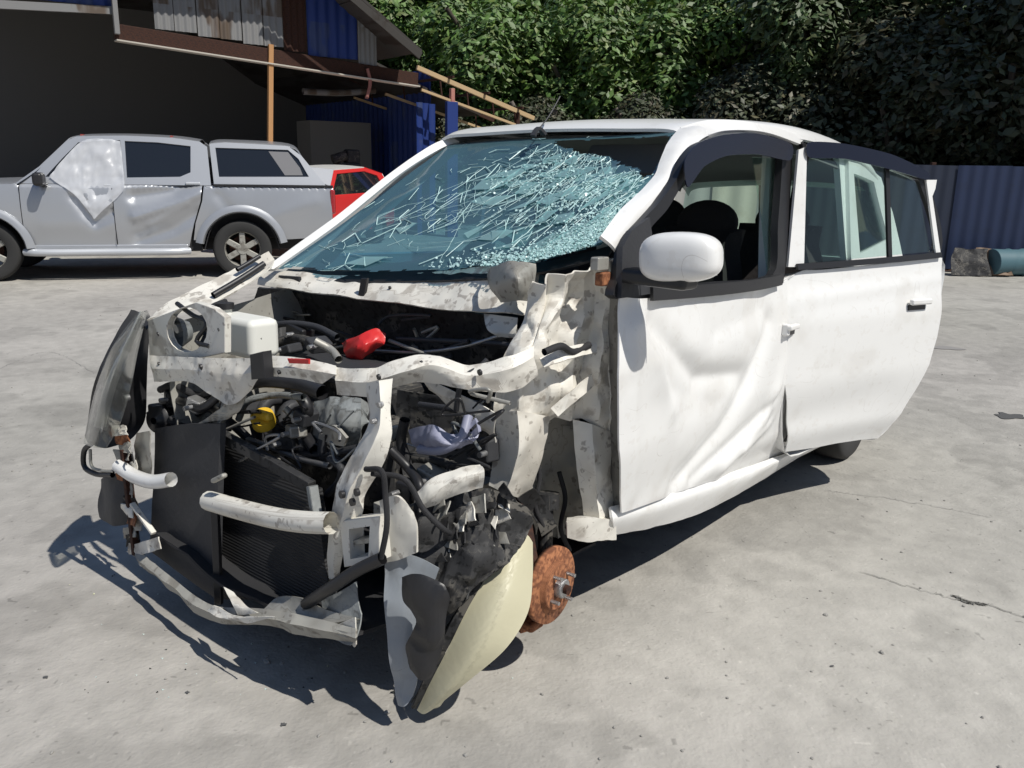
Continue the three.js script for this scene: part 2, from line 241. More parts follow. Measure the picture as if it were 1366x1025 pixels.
/* workshop shed */
{
  const sh = thing('workshop_shed', 'dark open workshop shed with rusty beam and grey and blue cladding', 'shed', [-9.5, 0, -12.5], 0.62);
  sh.updateMatrixWorld(true); const W = new Frame(sh), w = (px, py, z = 0) => W.hit(px, py, 'z', z);
  const P = (n, g, m, par = sh) => obj(n, g, m, par);
  const b0 = w(152, 42), b1 = w(556, 106);
  P('beam', [bar(b0, b1, 0.12, 0.24, 0.01)], M.steel);
  P('beam_flange', [bar(b0.clone().add(V(0, -.14, .04)), b1.clone().add(V(0, -.14, .04)), 0.2, 0.025, 0.004)], M.steelPale);
  for (const x of [359, 487]) { const t = w(x, x === 359 ? 60 : 92), dz = x === 487 ? -0.2 : 0.07; if (x === 359) P('post', [bar(V(t.x, t.y, dz), V(t.x - .22, 0, dz), .085, .085)], M.orange); else P('hook', [tube([V(t.x, t.y, .1), V(t.x + .05, t.y - .25, .1), V(t.x - .03, t.y - .55, .1)], 0.035)], std([0.3, 0.12, 0.1])); }
  P('corner_trim', bx(0.08, 2.4, 0.08, w(152, 20).x, w(152, 20).y + 0.9, 0.1, 0.008), M.sheetgrey);
  // gable cladding above the beam
  const yAt = x => b0.y + (b1.y - b0.y) * (x - b0.x) / (b1.x - b0.x) + 0.14;
  const xs = [206, 232, 262, 292, 322, 350, 376, 408].map(x => w(x, 40).x);
  for (let i = 0; i < xs.length - 1; i++) { const a = xs[i], b = xs[i + 1], y0 = yAt(b) + 0.02, h = 3.2, g = corr(b - a - 0.012, h, 0.12, 0.015); g.translate((a + b) / 2, y0 + h / 2 + 0.02 * (i % 2), 0.03 + 0.01 * (i % 3)); P('cladding_sheet', g, i === 6 ? M.steel : M.sheetgrey); }
  { const a = w(409, 40).x, b = w(476, 60).x, c = w(502, 70).x, y = yAt(b) + 0.02; const g = corr(b - a, 2.2, 0.2, 0.02); g.translate((a + b) / 2, y + 1.12, 0.02); P('cladding_sheet', g, M.wallblue); const g2 = corr(c - b - 0.02, 1.0, 0.1, 0.01); g2.translate((b + c) / 2, y + 0.3, 0.03); P('cladding_sheet', g2, M.sheetgrey); }
  // roof: one slope falling to the right, as sheets
  const rp = [w(-60, -150, .9), w(385, -78, .9), w(480, 0, .9), w(560, 72, .9), w(640, 116, .9), w(712, 152, .9)]; rp[0].y = Math.max(rp[0].y, rp[1].y);
  const q = x => { for (let i = 1; i < rp.length; i++) if (x <= rp[i].x) return rp[i - 1].y + (rp[i].y - rp[i - 1].y) * (x - rp[i - 1].x) / (rp[i].x - rp[i - 1].x); return rp[rp.length - 1].y; };
  for (let i = 1; i < 6; i++) { const a = rp[i - 1], b = rp[i], k = Math.max(1, Math.round((b.x - a.x) / 1.2)); for (let s = 0; s < k; s++) { const x0 = a.x + (b.x - a.x) * s / k, x1 = a.x + (b.x - a.x) * (s + 1) / k; P('roof_sheet', sheet([[V(x0, q(x0) + .03, i > 3 ? -1.2 : 0.9), V(x1 + .03, q(x1) + .03, i > 3 ? -1.2 : 0.9)], [V(x0, q(x0) + .03, -8.8), V(x1 + .03, q(x1) + .03, -8.8)]], { n: 6, m: 6, t: 0.05 }), M.roof); } }
  P('verge_board', [bar(rp[1].clone().add(V(0, -.04, .03)), rp[3].clone().add(V(0, -.04, .03)), 0.04, 0.14, 0.01)], M.roof);
  // open lean-to trusses to the right
  const tp = [[556, 90], [600, 112], [650, 134], [712, 158]].map(p => w(...p, -0.1));
  for (const dz of [0, -1.6, -3.2]) {
    const o = V(0, 0, dz); const tr = P('truss', [bar(tp[0].clone().add(o), tp[3].clone().add(o), 0.06, 0.09)], dz ? M.steel : M.railYellow);
    P('bottom_chord', [bar(tp[0].clone().add(o).add(V(0.1, -.42, 0)), tp[3].clone().add(o).add(V(-.25, -.22, 0)), 0.05, 0.05)], M.railYellow, tr);
    for (const t of [0.18, 0.4, 0.62, 0.82]) { const p = tp[0].clone().lerp(tp[3], t).add(o); P('web', [bar(p, p.clone().add(V(0.05, -0.4 + 0.12 * t, 0)), 0.03, 0.03)], M.steel, tr); }
  }
  for (const t of [0.25, 0.55, 0.85]) { const p = tp[0].clone().lerp(tp[3], t).add(V(0, .07, .2)); P('purlin', [bar(p, p.clone().add(V(0, 0, -4)), 0.05, 0.05)], M.steel); }
  for (const x of [603, 690]) { const t = w(x, x === 603 ? 118 : 150, -0.1); P('post', bx(0.09, t.y, 0.09, t.x, t.y / 2, -0.1, 0.008), x === 603 ? std([0.45, 0.2, 0.16]) : M.steel); }
  // walls
  const bl = w(528, 150, -1.4), br = w(600, 150, -0.3);
  const wg = corr(br.x - bl.x, 2.75, 0.25, 0.03); wg.rotateY(0.5); wg.translate((bl.x + br.x) / 2, 1.38, -0.7); P('blue_wall', wg, M.wallblue); P('blue_jamb', bx(.26, 2.75, .1, br.x - .2, 1.38, .1, .01), M.wallblue);
  const w2 = corr(7.2, 3.5, 0.25, 0.03); w2.rotateY(Math.PI / 2); w2.translate(br.x + 0.02, 1.75, -4.7); P('blue_wall', w2, M.wallblue);
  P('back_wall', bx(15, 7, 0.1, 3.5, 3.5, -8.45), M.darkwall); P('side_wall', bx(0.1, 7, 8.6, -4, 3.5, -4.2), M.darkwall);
  P('interior_pipe', [tube([w(404, 122, -2.5), w(450, 124, -2.5), w(500, 121, -2.5)], 0.07)], M.sheetgrey);
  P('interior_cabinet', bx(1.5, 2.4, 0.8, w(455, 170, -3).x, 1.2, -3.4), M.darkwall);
  P('fascia', [bar(w(-40, 4), w(150, 14), 0.06, 0.12)], M.sheetgrey); 
  { const a = w(-40, 4), b = w(150, 14); const g = corr(b.x - a.x, 1.6, 0.2, 0.02); g.translate((a.x + b.x) / 2, (a.y + b.y) / 2 + .9, -0.02); P('cladding_sheet', g, M.wallblue); }
}
{ // engine on a trolley inside the workshop
  const t = thing('old_engine', 'grey greasy engine standing at the workshop opening', 'engine', [-3.55, 0, -18.2], 0.5);
  obj('engine_body', [bx(.5, .5, .4, 0, 1.25, 0, .05), bx(.3, .3, .3, .1, 1.62, 0, .05), cyl(.1, .1, .3, V(-.2, 1.6, .1), V(1, .3, 0))], M.grime, t);
  obj('stand', [bx(.7, .06, .5, 0, .97, 0), bx(.06, .95, .06, -.3, .48, .2), bx(.06, .95, .06, .3, .48, .2), bx(.06, .95, .06, -.3, .48, -.2), bx(.06, .95, .06, .3, .48, -.2)], M.steel, t);
}
/* blue sheet fence on the right, with scrap at its foot */
{
  const f = thing('sheet_fence', 'weathered blue corrugated sheet fence in front of the dark trees', 'fence', [4.46, 0, -13.6], 0.0);
  const cols = [0x1a2b4e, 0x172644, 0x202a3f, 0x1b3150, 0x20262f].map(c => std(c, { map: T.paint, roughness: .6 }));
  for (let i = 0; i < 20; i++) { const g = corr(0.84, 1.62 + rr(-.03, .03), 0.2, 0.011); g.rotateZ(rr(-.012, .012)); g.translate(0.42 + i * 0.82, 0.86, 0.02 * (i % 2)); obj('fence_sheet', g, cols[[4, 4, 2, 0, 0, 3, 0, 2, 0, 3, 1, 4, 0, 2, 3, 0, 1, 0, 2, 3][i]], f); }
  for (let i = 0; i < 9; i++) obj('fence_post', bx(.07, 1.7, .07, .1 + i * 2, .85, -.09), M.steel, f);
  for (const y of [.45, 1.35]) obj('fence_rail', bx(16.4, .06, .04, 8.2, y, -.06), M.steel, f);
  const scr = [[1262, 356, M.steel, 'rusty brown scrap panel leaning at the foot of the blue fence'], [1290, 362, M.grime, 'grey crumpled scrap panel beside the rusty one at the fence'], [1318, 362, std([.2, .13, .08]), 'brown crumpled sheet scrap between grey scrap and blue drum']];
  for (const [px, py, m, l] of scr) { const c = ground(px, py + 6), t = obj('scrap_panel', sheet([[V(-.3, .02, .1), V(.3, .02, .14)], [V(-.28, .22, -.02), V(.25, .28, .02)], [V(-.2, .42, -.1), V(.3, .4, -.08)]], { n: 14, m: 10, amp: .07, freq: 5, t: .01, sd: px }), m); t.position.copy(c); tag(t, l, 'scrap'); }
  const d = thing('blue_drum', 'faded teal drum lying at the foot of the blue fence', 'drum', ground(1350, 368).toArray(), 0.2);
  obj('drum_body', lathe([[0, -.42], [.2, -.42], [.21, -.4], [.2, -.15], [.215, -.13], [.2, -.11], [.2, .11], [.215, .13], [.2, .15], [.21, .4], [.2, .42], [0, .42]], V(1, 0, 0), V(0, .21, 0), 28), std([.08, .17, .21], { map: T.paint }), d); obj('drum_cap', cyl(.03, .03, .03, V(.43, .3, 0), V(1, 0, 0)), M.steel, d);
}
{ // pale hoarding that shows through the wreck's windows
  const f = thing('pale_hoarding', 'low beige sheet hoarding seen through the windows of the white wreck', 'fence', [0.9, 0, -12.9], 0.06), c = [std([.5, .47, .36], { map: T.paint, roughness: .7 }), std([.42, .42, .4], { map: T.paint, roughness: .7 }), std([.56, .54, .46], { map: T.paint, roughness: .7 })];
  for (let i = 0; i < 5; i++) { const g = corr(.7, 1.5, .35, .02); g.translate(.35 + i * .69, .76, .015 * (i % 2)); obj('hoarding_sheet', g, c[[0, 2, 1, 2, 1][i]], f); }
  for (const x of [.1, 1.8, 3.4]) obj('hoarding_post', bx(.07, 1.5, .07, x, .75, -.08), M.steel, f);
}
/* wooded slope */
{
  const g = new THREE.PlaneGeometry(150, 60, 90, 40); g.rotateX(-Math.PI / 2); g.translate(0, 0, -58); const p = g.attributes.position;
  for (let i = 0; i < p.count; i++) { const z = -p.getZ(i) - 28; p.setY(i, -0.15 + 0.62 * z + 0.8 * fbm(p.getX(i) * .15, p.getZ(i) * .15, 0, 3)); }
  g.computeVertexNormals(); tag(obj('hillside', g, std([.13, .115, .075], { roughness: 1 })), 'dark wooded slope behind the yard', null, null, 'structure');
}
const leafMat = (o = {}) => new THREE.MeshPhysicalMaterial({ vertexColors: true, roughness: 0.55, side: THREE.DoubleSide, ...o });
function crownGeo(rx, ry, rz, n, ls, base, sd, blobs = 16) {
  seed = sd; const B = []; for (let i = 0; i < blobs; i++) { const a = rnd() * 6.283, h = rr(-1, 1), r = Math.sqrt(1 - h * h) * Math.cbrt(rnd()) * 0.8; B.push([Math.cos(a) * r * rx, h * ry * 0.78, Math.sin(a) * r * rz, rr(.28, .5) * (rx + ry + rz) / 3]); }
  const pos = new Float32Array(n * 12), col = new Float32Array(n * 12), idx = [], q = new THREE.Quaternion(), e = new THREE.Euler();
  for (let i = 0; i < n; i++) {
    const b = B[i % blobs], th = rnd() * 6.283, cz = rr(-1, 1), sr = Math.sqrt(1 - cz * cz), R = b[3] * (0.62 + 0.42 * Math.sqrt(rnd())) * (1 + .16 * vn(th * 2, cz * 4, b[0]));
    const c = V(b[0] + R * sr * Math.cos(th), b[1] + R * cz * .85, b[2] + R * sr * Math.sin(th)), s = ls * rr(.5, 1.5);
    q.setFromUnitVectors(V(0, 1, 0), V(sr * Math.cos(th) * .7 + rr(-.6, .6), cz * .3 + .55 + rr(-.4, .4), sr * Math.sin(th) * .7 + rr(-.6, .6)).normalize()); q.multiply(new THREE.Quaternion().setFromAxisAngle(V(0, 1, 0), rnd() * 6.283)); const L = [V(0, 0, -s), V(s * .5, -s * .14, 0), V(0, -s * .1, s), V(-s * .5, -s * .14, 0)];
    const k = rr(.55, 1.35), yv = rnd() < .22 ? 1.35 : 1; L.forEach((v, j) => { v.applyQuaternion(q).add(c); pos.set([v.x, v.y, v.z], i * 12 + j * 3); col.set([base[0] * k * yv, base[1] * k, base[2] * k], i * 12 + j * 3); }); const o = i * 4; idx.push(o, o + 1, o + 2, o, o + 2, o + 3);
  }
  const g = new THREE.BufferGeometry(); g.setAttribute('position', new THREE.BufferAttribute(pos, 3)); g.setAttribute('color', new THREE.BufferAttribute(col, 3)); g.setIndex(idx); g.computeVertexNormals(); return g;
}
{
  const lm = leafMat({ transmission: 0.4, thickness: 0 }), dm = leafMat();
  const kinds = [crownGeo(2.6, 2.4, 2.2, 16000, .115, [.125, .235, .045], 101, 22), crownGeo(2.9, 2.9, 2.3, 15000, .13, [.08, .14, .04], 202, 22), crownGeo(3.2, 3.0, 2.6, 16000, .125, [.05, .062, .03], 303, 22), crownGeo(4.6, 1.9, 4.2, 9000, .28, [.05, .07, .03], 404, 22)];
  const bark = std([.10, .085, .065], { roughness: .95, bumpMap: grain, bumpScale: .01 }), bark2 = std([.16, .14, .12], { roughness: .95 });
  function tree(x, z, k, yc, sc, label, group, rot, mat, bk = bark) {
    const y0 = Math.max(0, -0.15 + 0.62 * (-z - 28)); const t = thing(k === 3 ? 'overhanging_tree' : k === 2 ? 'shaded_tree' : 'broadleaf_tree', label, 'tree', [x, z < -28 ? y0 - .2 : 0, z], rot, group); const H = yc + .5;
    const r0 = .13 + .04 * sc; obj('trunk', [tube([V(0, 0, 0), V(.06, H * .35, .05), V(-.08, H * .7, 0), V(.03, H, .03)], r0, 14, 9), ...[0, 1, 2, 3].map(i => tube([V(-.05, H * (.5 + .1 * i), 0), V(Math.cos(i * 1.7) * .8 * sc, H * (.6 + .1 * i) + .5, Math.sin(i * 1.7) * .8 * sc), V(Math.cos(i * 1.7) * 1.6 * sc, H * (.62 + .1 * i) + 1.1, Math.sin(i * 1.7) * 1.6 * sc)], r0 * .4, 8, 6))], bk, t);
    const c = obj('crown', kinds[k].clone(), mat, t); c.geometry = kinds[k]; c.position.y = yc; c.scale.setScalar(sc); c.rotation.y = rot * 2.7; return t;
  }
  boxUV(kinds[0]); kinds.forEach(boxUV);
  const GA = 'sunlit trees behind the workshop', LA = 'leafy bright green tree standing behind the workshop roof', LB = 'mid green broad tree between bright trees and shaded wood';
  [[-8.5, -27, 5.6, 1.1], [-3.4, -28, 4.7, .95], [-0.9, -24.6, 4.2, .88], [1.7, -24.2, 4.2, .88], [4.7, -24, 4.4, .85], [-6.6, -29, 7.0, 1.1], [-3, -28.5, 6.3, 1.0], [0.2, -28, 6.4, 1.0], [3.4, -27.6, 6.5, .95], [-1.5, -31.5, 7.4, 1.2], [2.5, -31, 7.4, 1.2]].forEach(([x, z, y, s], i) => tree(x, z, 0, y, s, LA, GA, i * 1.37, lm));
  [[7.0, -21.0, 5.0, .72], [9.0, -20.4, 5.2, .62], [7.2, -24.8, 5.6, .85], [9.4, -25.6, 6.0, .8], [6.6, -28.2, 7.4, 1.0]].forEach(([x, z, y, s], i) => tree(x, z, 1, y, s, LB, 'mid green trees', i * 2.1 + .4, lm));
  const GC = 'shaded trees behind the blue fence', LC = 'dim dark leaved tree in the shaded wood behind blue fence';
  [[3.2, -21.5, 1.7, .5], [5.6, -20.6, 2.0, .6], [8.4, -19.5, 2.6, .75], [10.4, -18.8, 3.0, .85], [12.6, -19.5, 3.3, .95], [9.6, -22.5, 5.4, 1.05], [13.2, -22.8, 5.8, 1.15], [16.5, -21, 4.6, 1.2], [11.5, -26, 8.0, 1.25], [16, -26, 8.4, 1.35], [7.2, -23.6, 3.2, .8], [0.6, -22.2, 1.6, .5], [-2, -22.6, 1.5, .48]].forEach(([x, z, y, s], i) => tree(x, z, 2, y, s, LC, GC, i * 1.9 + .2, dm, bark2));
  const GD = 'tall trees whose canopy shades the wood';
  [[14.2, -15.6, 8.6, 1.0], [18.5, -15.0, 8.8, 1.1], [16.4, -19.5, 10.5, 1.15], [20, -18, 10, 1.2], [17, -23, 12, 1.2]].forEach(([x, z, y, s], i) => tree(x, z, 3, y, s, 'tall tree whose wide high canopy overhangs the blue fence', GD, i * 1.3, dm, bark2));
  // undergrowth at the wood's edge
  const ug = new THREE.InstancedMesh(kinds[2], dm, 26), o = new THREE.Object3D(); seed = 55; for (let i = 0; i < 26; i++) { o.position.set(rr(-3, 19), rr(.3, .8), rr(-17, -23)); if (o.position.x < 4 && o.position.z > -20) o.position.z -= 4; o.scale.setScalar(rr(.22, .4)); o.rotation.set(0, rr(0, 6), 0); o.updateMatrix(); ug.setMatrixAt(i, o.matrix); }
  ug.name = 'undergrowth'; ug.castShadow = ug.receiveShadow = true; scene.add(ug); tag(ug, 'low dark undergrowth between the shaded trunks', 'undergrowth', null, 'stuff');
}
/* red hatchback behind the pickup */
{
  seed = 77;
  const t = thing('red_car', 'red hatchback with white panels behind the silver pickup', 'car', [-3.7, 0, -15.6], 1.3), sil = [[-1.8, .3], [-1.85, .6], [-1.7, .82], [-.9, .95], [-.35, 1.38], [.9, 1.42], [1.6, 1.3], [1.85, .9], [1.85, .35]];
  const cut = [...arc(1.15, .3, .34, 0, 180, 10), ...arc(-1.15, .3, .34, 0, 180, 10)], win = [[-.75, .97], [-.28, 1.32], [.85, 1.36], [1.35, 1.28], [1.5, .98]];
  const zf = (x, y) => .8 - (y > .95 ? (y - .95) * .35 : 0) - .04 * Math.pow((y - .7), 2);
  for (const s of [1, -1]) { obj('body_side', panel([...sil, ...cut], [win], (x, y) => s * zf(x, y), .02, .15), M.red, t); obj('side_window', panel(win, [], (x, y) => s * (zf(x, y) - .02), .005, .3), M.tint, t); }
  const across = (i, j, m, n) => obj(n, sheet([[-1, -.5, 0, .5, 1].map(k => V(sil[i][0], sil[i][1] + .03 * (1 - k * k), k * zf(...sil[i]))), [-1, -.5, 0, .5, 1].map(k => V(sil[j][0], sil[j][1] + .03 * (1 - k * k), k * zf(...sil[j])))], { n: 10, m: 6, t: .015 }), m, t);
  across(0, 1, M.white, 'bumper'); across(1, 2, M.red, 'nose'); across(2, 3, M.white, 'bonnet'); across(3, 4, M.plastic, 'windscreen'); across(4, 5, M.white, 'roof'); across(5, 6, M.red, 'roof_rear'); across(6, 7, M.white, 'tailgate'); across(7, 8, M.white, 'rear_bumper');
  for (const [x, s] of [[-1.15, 1], [1.15, 1], [-1.15, -1], [1.15, -1]]) { const w = obj('wheel', lathe([[.0, -.06], [.18, -.07], [.28, -.09], [.29, 0], [.28, .09], [.18, .07], [.0, .06]], V(0, 0, 1), V(x, .29, s * .7), 30), M.rubber, t); obj('rim', cyl(.17, .17, .16, V(x, .29, s * .7), V(0, 0, 1)), M.alloy, w); }
  for (const s of [1, -1]) obj('tail_lamp', bx(.06, .3, .16, 1.74, 1.0, s * .66, .03), M.darkred, t);
}
/* ------------------------------------------------------------ the wrecked white people carrier (x back from the front axle, y up, z out of its left side) */
const car = thing('wrecked_car', 'white people carrier with its whole front torn off and windscreen shattered', 'car');
car.position.set(-0.409, 0.113, -2.798); car.rotation.set(-0.01647, 0.9074, -0.02958, 'YZX'); car.updateMatrixWorld(true);
const F = new Frame(car);
const hit = (px, py, zf) => { const d = rayW(px, py).transformDirection(F.q); let a = 0.3, b = 14; for (let i = 0; i < 50; i++) { const m = (a + b) / 2, p = F.E.clone().addScaledVector(d, m); if (p.z - zf(p.x, p.y) > 0) a = m; else b = m; } return F.E.clone().addScaledVector(d, a); };
const U = (px, py, v) => F.hit(px, py, 'x', v), Y = (px, py, v) => F.hit(px, py, 'y', v), Z = (px, py, v) => F.hit(px, py, 'z', v);
const AX = { u: U, y: Y, z: Z };
const G = (ax, rows) => rows.map(r => r.map(p => AX[ax](...p)));
const part = (name, g, m, parent = car) => obj(name, g, m, parent);
const lin = (tab, x) => { if (x <= tab[0][0]) return tab[0][1]; for (let i = 1; i < tab.length; i++) if (x <= tab[i][0]) { const [a, p] = tab[i - 1], [b, q] = tab[i]; return p + (q - p) * sm((x - a) / (b - a)) * 0.6 + (q - p) * (x - a) / (b - a) * 0.4; } return tab[tab.length - 1][1]; };
const prof = [[0.15, 0.72], [0.22, 0.745], [0.36, 0.79], [0.6, 0.825], [0.85, 0.83], [1.05, 0.795]];
const zS = (u, y) => lin(prof, y);
const topW = [[0.86, 0.585], [1.6, 0.735], [2.6, 0.70], [3.3, 0.62]];
const zT = (u, y) => { const t = Math.max(0, Math.min(1, (y - 1.05) / 0.58)); return 0.795 + (lin(topW, u) - 0.795) * t; };
const OPEN = Math.tan(0.37), HU = 1.48;
const zD = (u, y) => (y < 1.05 ? zS(u, y) : 0.795 - 0.12 * (y - 1.05)) + Math.max(0, u - HU) * OPEN + 0.004;
function poly(ax, v, px, t = 0.01, holes = [], bevel = 0.002) {      // plate in a plane of the car, t thick, away from the viewer
  const k = { u: 'x', y: 'y', z: 'z' }[ax], o = { u: ['z', 'y'], y: ['x', 'z'], z: ['x', 'y'] }[ax];
  const f = p => { const q = Array.isArray(v) ? AX[ax](p[0], p[1], p[2] ?? v[0]) : AX[ax](p[0], p[1], v); return new THREE.Vector2(q[o[0]], q[o[1]]); };
  const s = new THREE.Shape(px.map(f)); for (const h of holes) s.holes.push(new THREE.Path(h.map(f)));
  const g = new THREE.ExtrudeGeometry(s, { depth: t, bevelEnabled: bevel > 0, bevelSize: bevel, bevelThickness: bevel, bevelSegments: 1 });
  const p = g.attributes.position, sg = ax === 'u' ? 1 : -1, q = new Float32Array(p.count * 3), ci = { x: 0, y: 1, z: 2 };
  for (let i = 0; i < p.count; i++) { q[3 * i + ci[o[0]]] = p.getX(i); q[3 * i + ci[o[1]]] = p.getY(i); q[3 * i + ci[k]] = v + sg * p.getZ(i); }
  p.array.set(q); g.deleteAttribute('normal'); g.deleteAttribute('uv'); const r = mergeVertices(g, 1e-5); return toCreasedNormals(r, 0.5);
}
const circ = (cx, cy, r, n = 16, ry = r) => Array.from({ length: n }, (_, i) => [cx + r * Math.cos(i / n * 6.2832), cy + ry * Math.sin(i / n * 6.2832)]);
const uy = (pts, zf) => pts.map(p => { const q = hit(p[0], p[1], zf); return [q.x, q.y]; });
const sp = (pts, n = 64) => new THREE.CatmullRomCurve3(pts.map(p => V(p[0], p[1], 0)), true, 'catmullrom', 0.35).getPoints(n).slice(0, -1).map(p => [p.x, p.y]);
const segd = (x, y, pl) => { let d = 9; for (let i = 1; i < pl.length; i++) { const [ax, ay] = pl[i - 1], [bx_, by] = pl[i], dx = bx_ - ax, dy = by - ay, t = Math.max(0, Math.min(1, ((x - ax) * dx + (y - ay) * dy) / (dx * dx + dy * dy))); d = Math.min(d, Math.hypot(x - ax - t * dx, y - ay - t * dy)); } return d; };

/* body shell: roof, right side, tail, floor, interior */
const roofRow = (u, y, w, c) => [-1, -0.93, -0.6, 0, 0.6, 0.93, 1].map(k => V(u, y - c * k * k - (Math.abs(k) > 0.95 ? 0.045 : 0), k * w));
part('roof', sheet([roofRow(0.86, 1.605, 0.60, 0.02), roofRow(1.0, 1.645, 0.64, 0.025), roofRow(1.3, 1.675, 0.70, 0.03), roofRow(1.7, 1.69, 0.745, 0.04), roofRow(2.3, 1.675, 0.72, 0.045), roofRow(2.9, 1.62, 0.68, 0.05), roofRow(3.25, 1.54, 0.64, 0.05), roofRow(3.36, 1.45, 0.62, 0.04)], { n: 36, m: 36, t: 0.012 }), M.white);
part('headliner', sheet([roofRow(0.98, 1.59, 0.58, 0.02), roofRow(1.7, 1.635, 0.70, 0.04), roofRow(2.9, 1.565, 0.64, 0.05), roofRow(3.2, 1.48, 0.6, 0.04)], { n: 12, m: 12, t: 0.01 }), M.trim);
const mir = f => (u, y) => -f(u, y);
const wFR = [[0.42, 1.08], [1.38, 1.06], [1.36, 1.54], [1.0, 1.53]], wRR = [[1.5, 1.06], [2.42, 1.08], [2.38, 1.52], [1.48, 1.54]], wQR = [[2.56, 1.1], [3.16, 1.16], [3.0, 1.47], [2.52, 1.5]];
const zSide = (u, y) => y < 1.05 ? zS(u, y) : zT(u, y);
part('side_panel', panel([[0.1, 0.95], [0.3, 0.95], [0.32, 0.2], ...arc(2.72, 0.22, 0.36, 180, 0), [3.3, 0.24], [3.42, 0.5], [3.42, 0.95], [3.36, 1.3], [3.24, 1.52], [2.3, 1.635], [1.6, 1.645], [0.88, 1.565], [0.1, 1.06]], [wFR, wRR, wQR], mir(zSide), 0.02, 0.12), M.white);
for (const w of [wRR, wQR]) part('side_window', panel(w, [], (u, y) => -zSide(u, y) + 0.012, 0.004, 0.2), M.pane);
// left rear quarter behind the open door
part('quarter_panel', panel([[2.40, 1.02], [2.36, 0.62], ...arc(2.72, 0.22, 0.36, 160, 0), [3.3, 0.24], [3.42, 0.5], [3.42, 0.95], [3.36, 1.3], [3.24, 1.5], [2.44, 1.62]], [wQR], (u, y) => zSide(u, y) - 0.01, 0.02, 0.1), M.white);
part('side_window', panel(wQR, [], (u, y) => zSide(u, y) - 0.025, 0.004, 0.2), M.pane);
part('tailgate', sheet([[V(3.40, 0.3, -0.7), V(3.46, 0.3, 0), V(3.40, 0.3, 0.7)], [V(3.43, 0.7, -0.78), V(3.5, 0.7, 0), V(3.43, 0.7, 0.78)], [V(3.42, 1.02, -0.77), V(3.49, 1.02, 0), V(3.42, 1.02, 0.77)]], { n: 12, m: 12, t: 0.03 }), M.white);
part('rear_window', sheet([[V(3.42, 1.02, -0.72), V(3.48, 1.02, 0), V(3.42, 1.02, 0.72)], [V(3.3, 1.47, -0.6), V(3.34, 1.5, 0), V(3.3, 1.47, 0.6)]], { n: 8, m: 8, t: 0.005 }), M.pane);
part('floor_pan', bx(3.1, 0.05, 1.4, 1.85, 0.24, 0, 0.01), M.matte);
part('firewall', sheet([[V(0.3, 0.98, -0.72), V(0.3, 0.98, 0.6)], [V(0.33, 0.6, -0.72), V(0.33, 0.6, 0.62)], [V(0.36, 0.22, -0.72), V(0.36, 0.22, 0.66)]], { n: 30, m: 24, amp: 0.03, freq: 6, t: 0.01 }), M.grime);
part('dashboard', sheet([[V(0.34, 0.7, -0.68), V(0.34, 0.72, 0), V(0.34, 0.7, 0.66)], [V(0.3, 1.0, -0.7), V(0.28, 1.02, 0), V(0.3, 1.0, 0.68)], [V(0.62, 1.02, -0.7), V(0.6, 1.06, 0), V(0.6, 1.0, 0.68)], [V(0.74, 0.94, -0.7), V(0.72, 0.96, 0), V(0.72, 0.92, 0.66)], [V(0.68, 0.6, -0.68), V(0.66, 0.6, 0), V(0.66, 0.6, 0.64)]], { n: 30, m: 30, amp: 0.02, freq: 5, t: 0.02 }), M.charcoal);
{
  const st_ = part('steering_wheel', new THREE.TorusGeometry(0.185, 0.017, 10, 36).rotateY(Math.PI / 2).rotateZ(-0.45).translate(0.9, 1.0, -0.36), M.black);
  part('steering_hub', cyl(0.07, 0.06, 0.06, V(0.9, 1.0, -0.36), V(-1, -0.48, 0)), M.black, st_);
  part('spoke', [bar(V(0.9, 1.0, -0.53), V(0.9, 1.0, -0.19), 0.03, 0.02), bar(V(0.86, 0.83, -0.36), V(0.9, 1, -0.36), 0.03, 0.02)], M.black, st_);
}
function seat(u, z, w, hr = true) {
  const s = new THREE.Group(); s.name = 'car_seat'; car.add(s);
  part('seat_cushion', sheet([[V(u - 0.28, 0.36, z - w / 2), V(u - 0.28, 0.36, z + w / 2)], [V(u - 0.27, 0.52, z - w / 2), V(u - 0.27, 0.5, z), V(u - 0.27, 0.52, z + w / 2)], [V(u + 0.22, 0.48, z - w / 2), V(u + 0.22, 0.45, z), V(u + 0.22, 0.48, z + w / 2)]], { t: 0.1, n: 12, m: 12 }), M.seat, s);
  const rows = []; for (const [du, y, k] of [[0.17, 0.46, 1], [0.26, 0.75, 1], [0.34, 1.0, 0.96], [0.39, 1.12, 0.8], [0.44, 1.13, 0.7]]) rows.push([-1, -0.7, 0, 0.7, 1].map(q => V(u + du - 0.05 * Math.abs(q) ** 3, y, z + q * k * w / 2)));
  part('seat_back', sheet(rows, { t: 0.1, n: 14, m: 16 }), M.seat, s);
  if (hr) { const hd = new THREE.SphereGeometry(1, 20, 14); hd.scale(0.06, 0.105, 0.15); hd.rotateZ(-0.2); hd.translate(u + 0.41, 1.25, z); part('headrest', hd, M.seat, s); part('headrest_post', [cyl(0.007, 0.007, 0.16, V(u + 0.4, 1.14, z - 0.06), V(0.2, 1, 0)), cyl(0.007, 0.007, 0.16, V(u + 0.4, 1.14, z + 0.06), V(0.2, 1, 0))], M.metal, s); }
}
seat(1.18, 0.37, 0.5); seat(1.18, -0.37, 0.5); seat(2.12, 0.36, 0.6); seat(2.12, -0.36, 0.6);
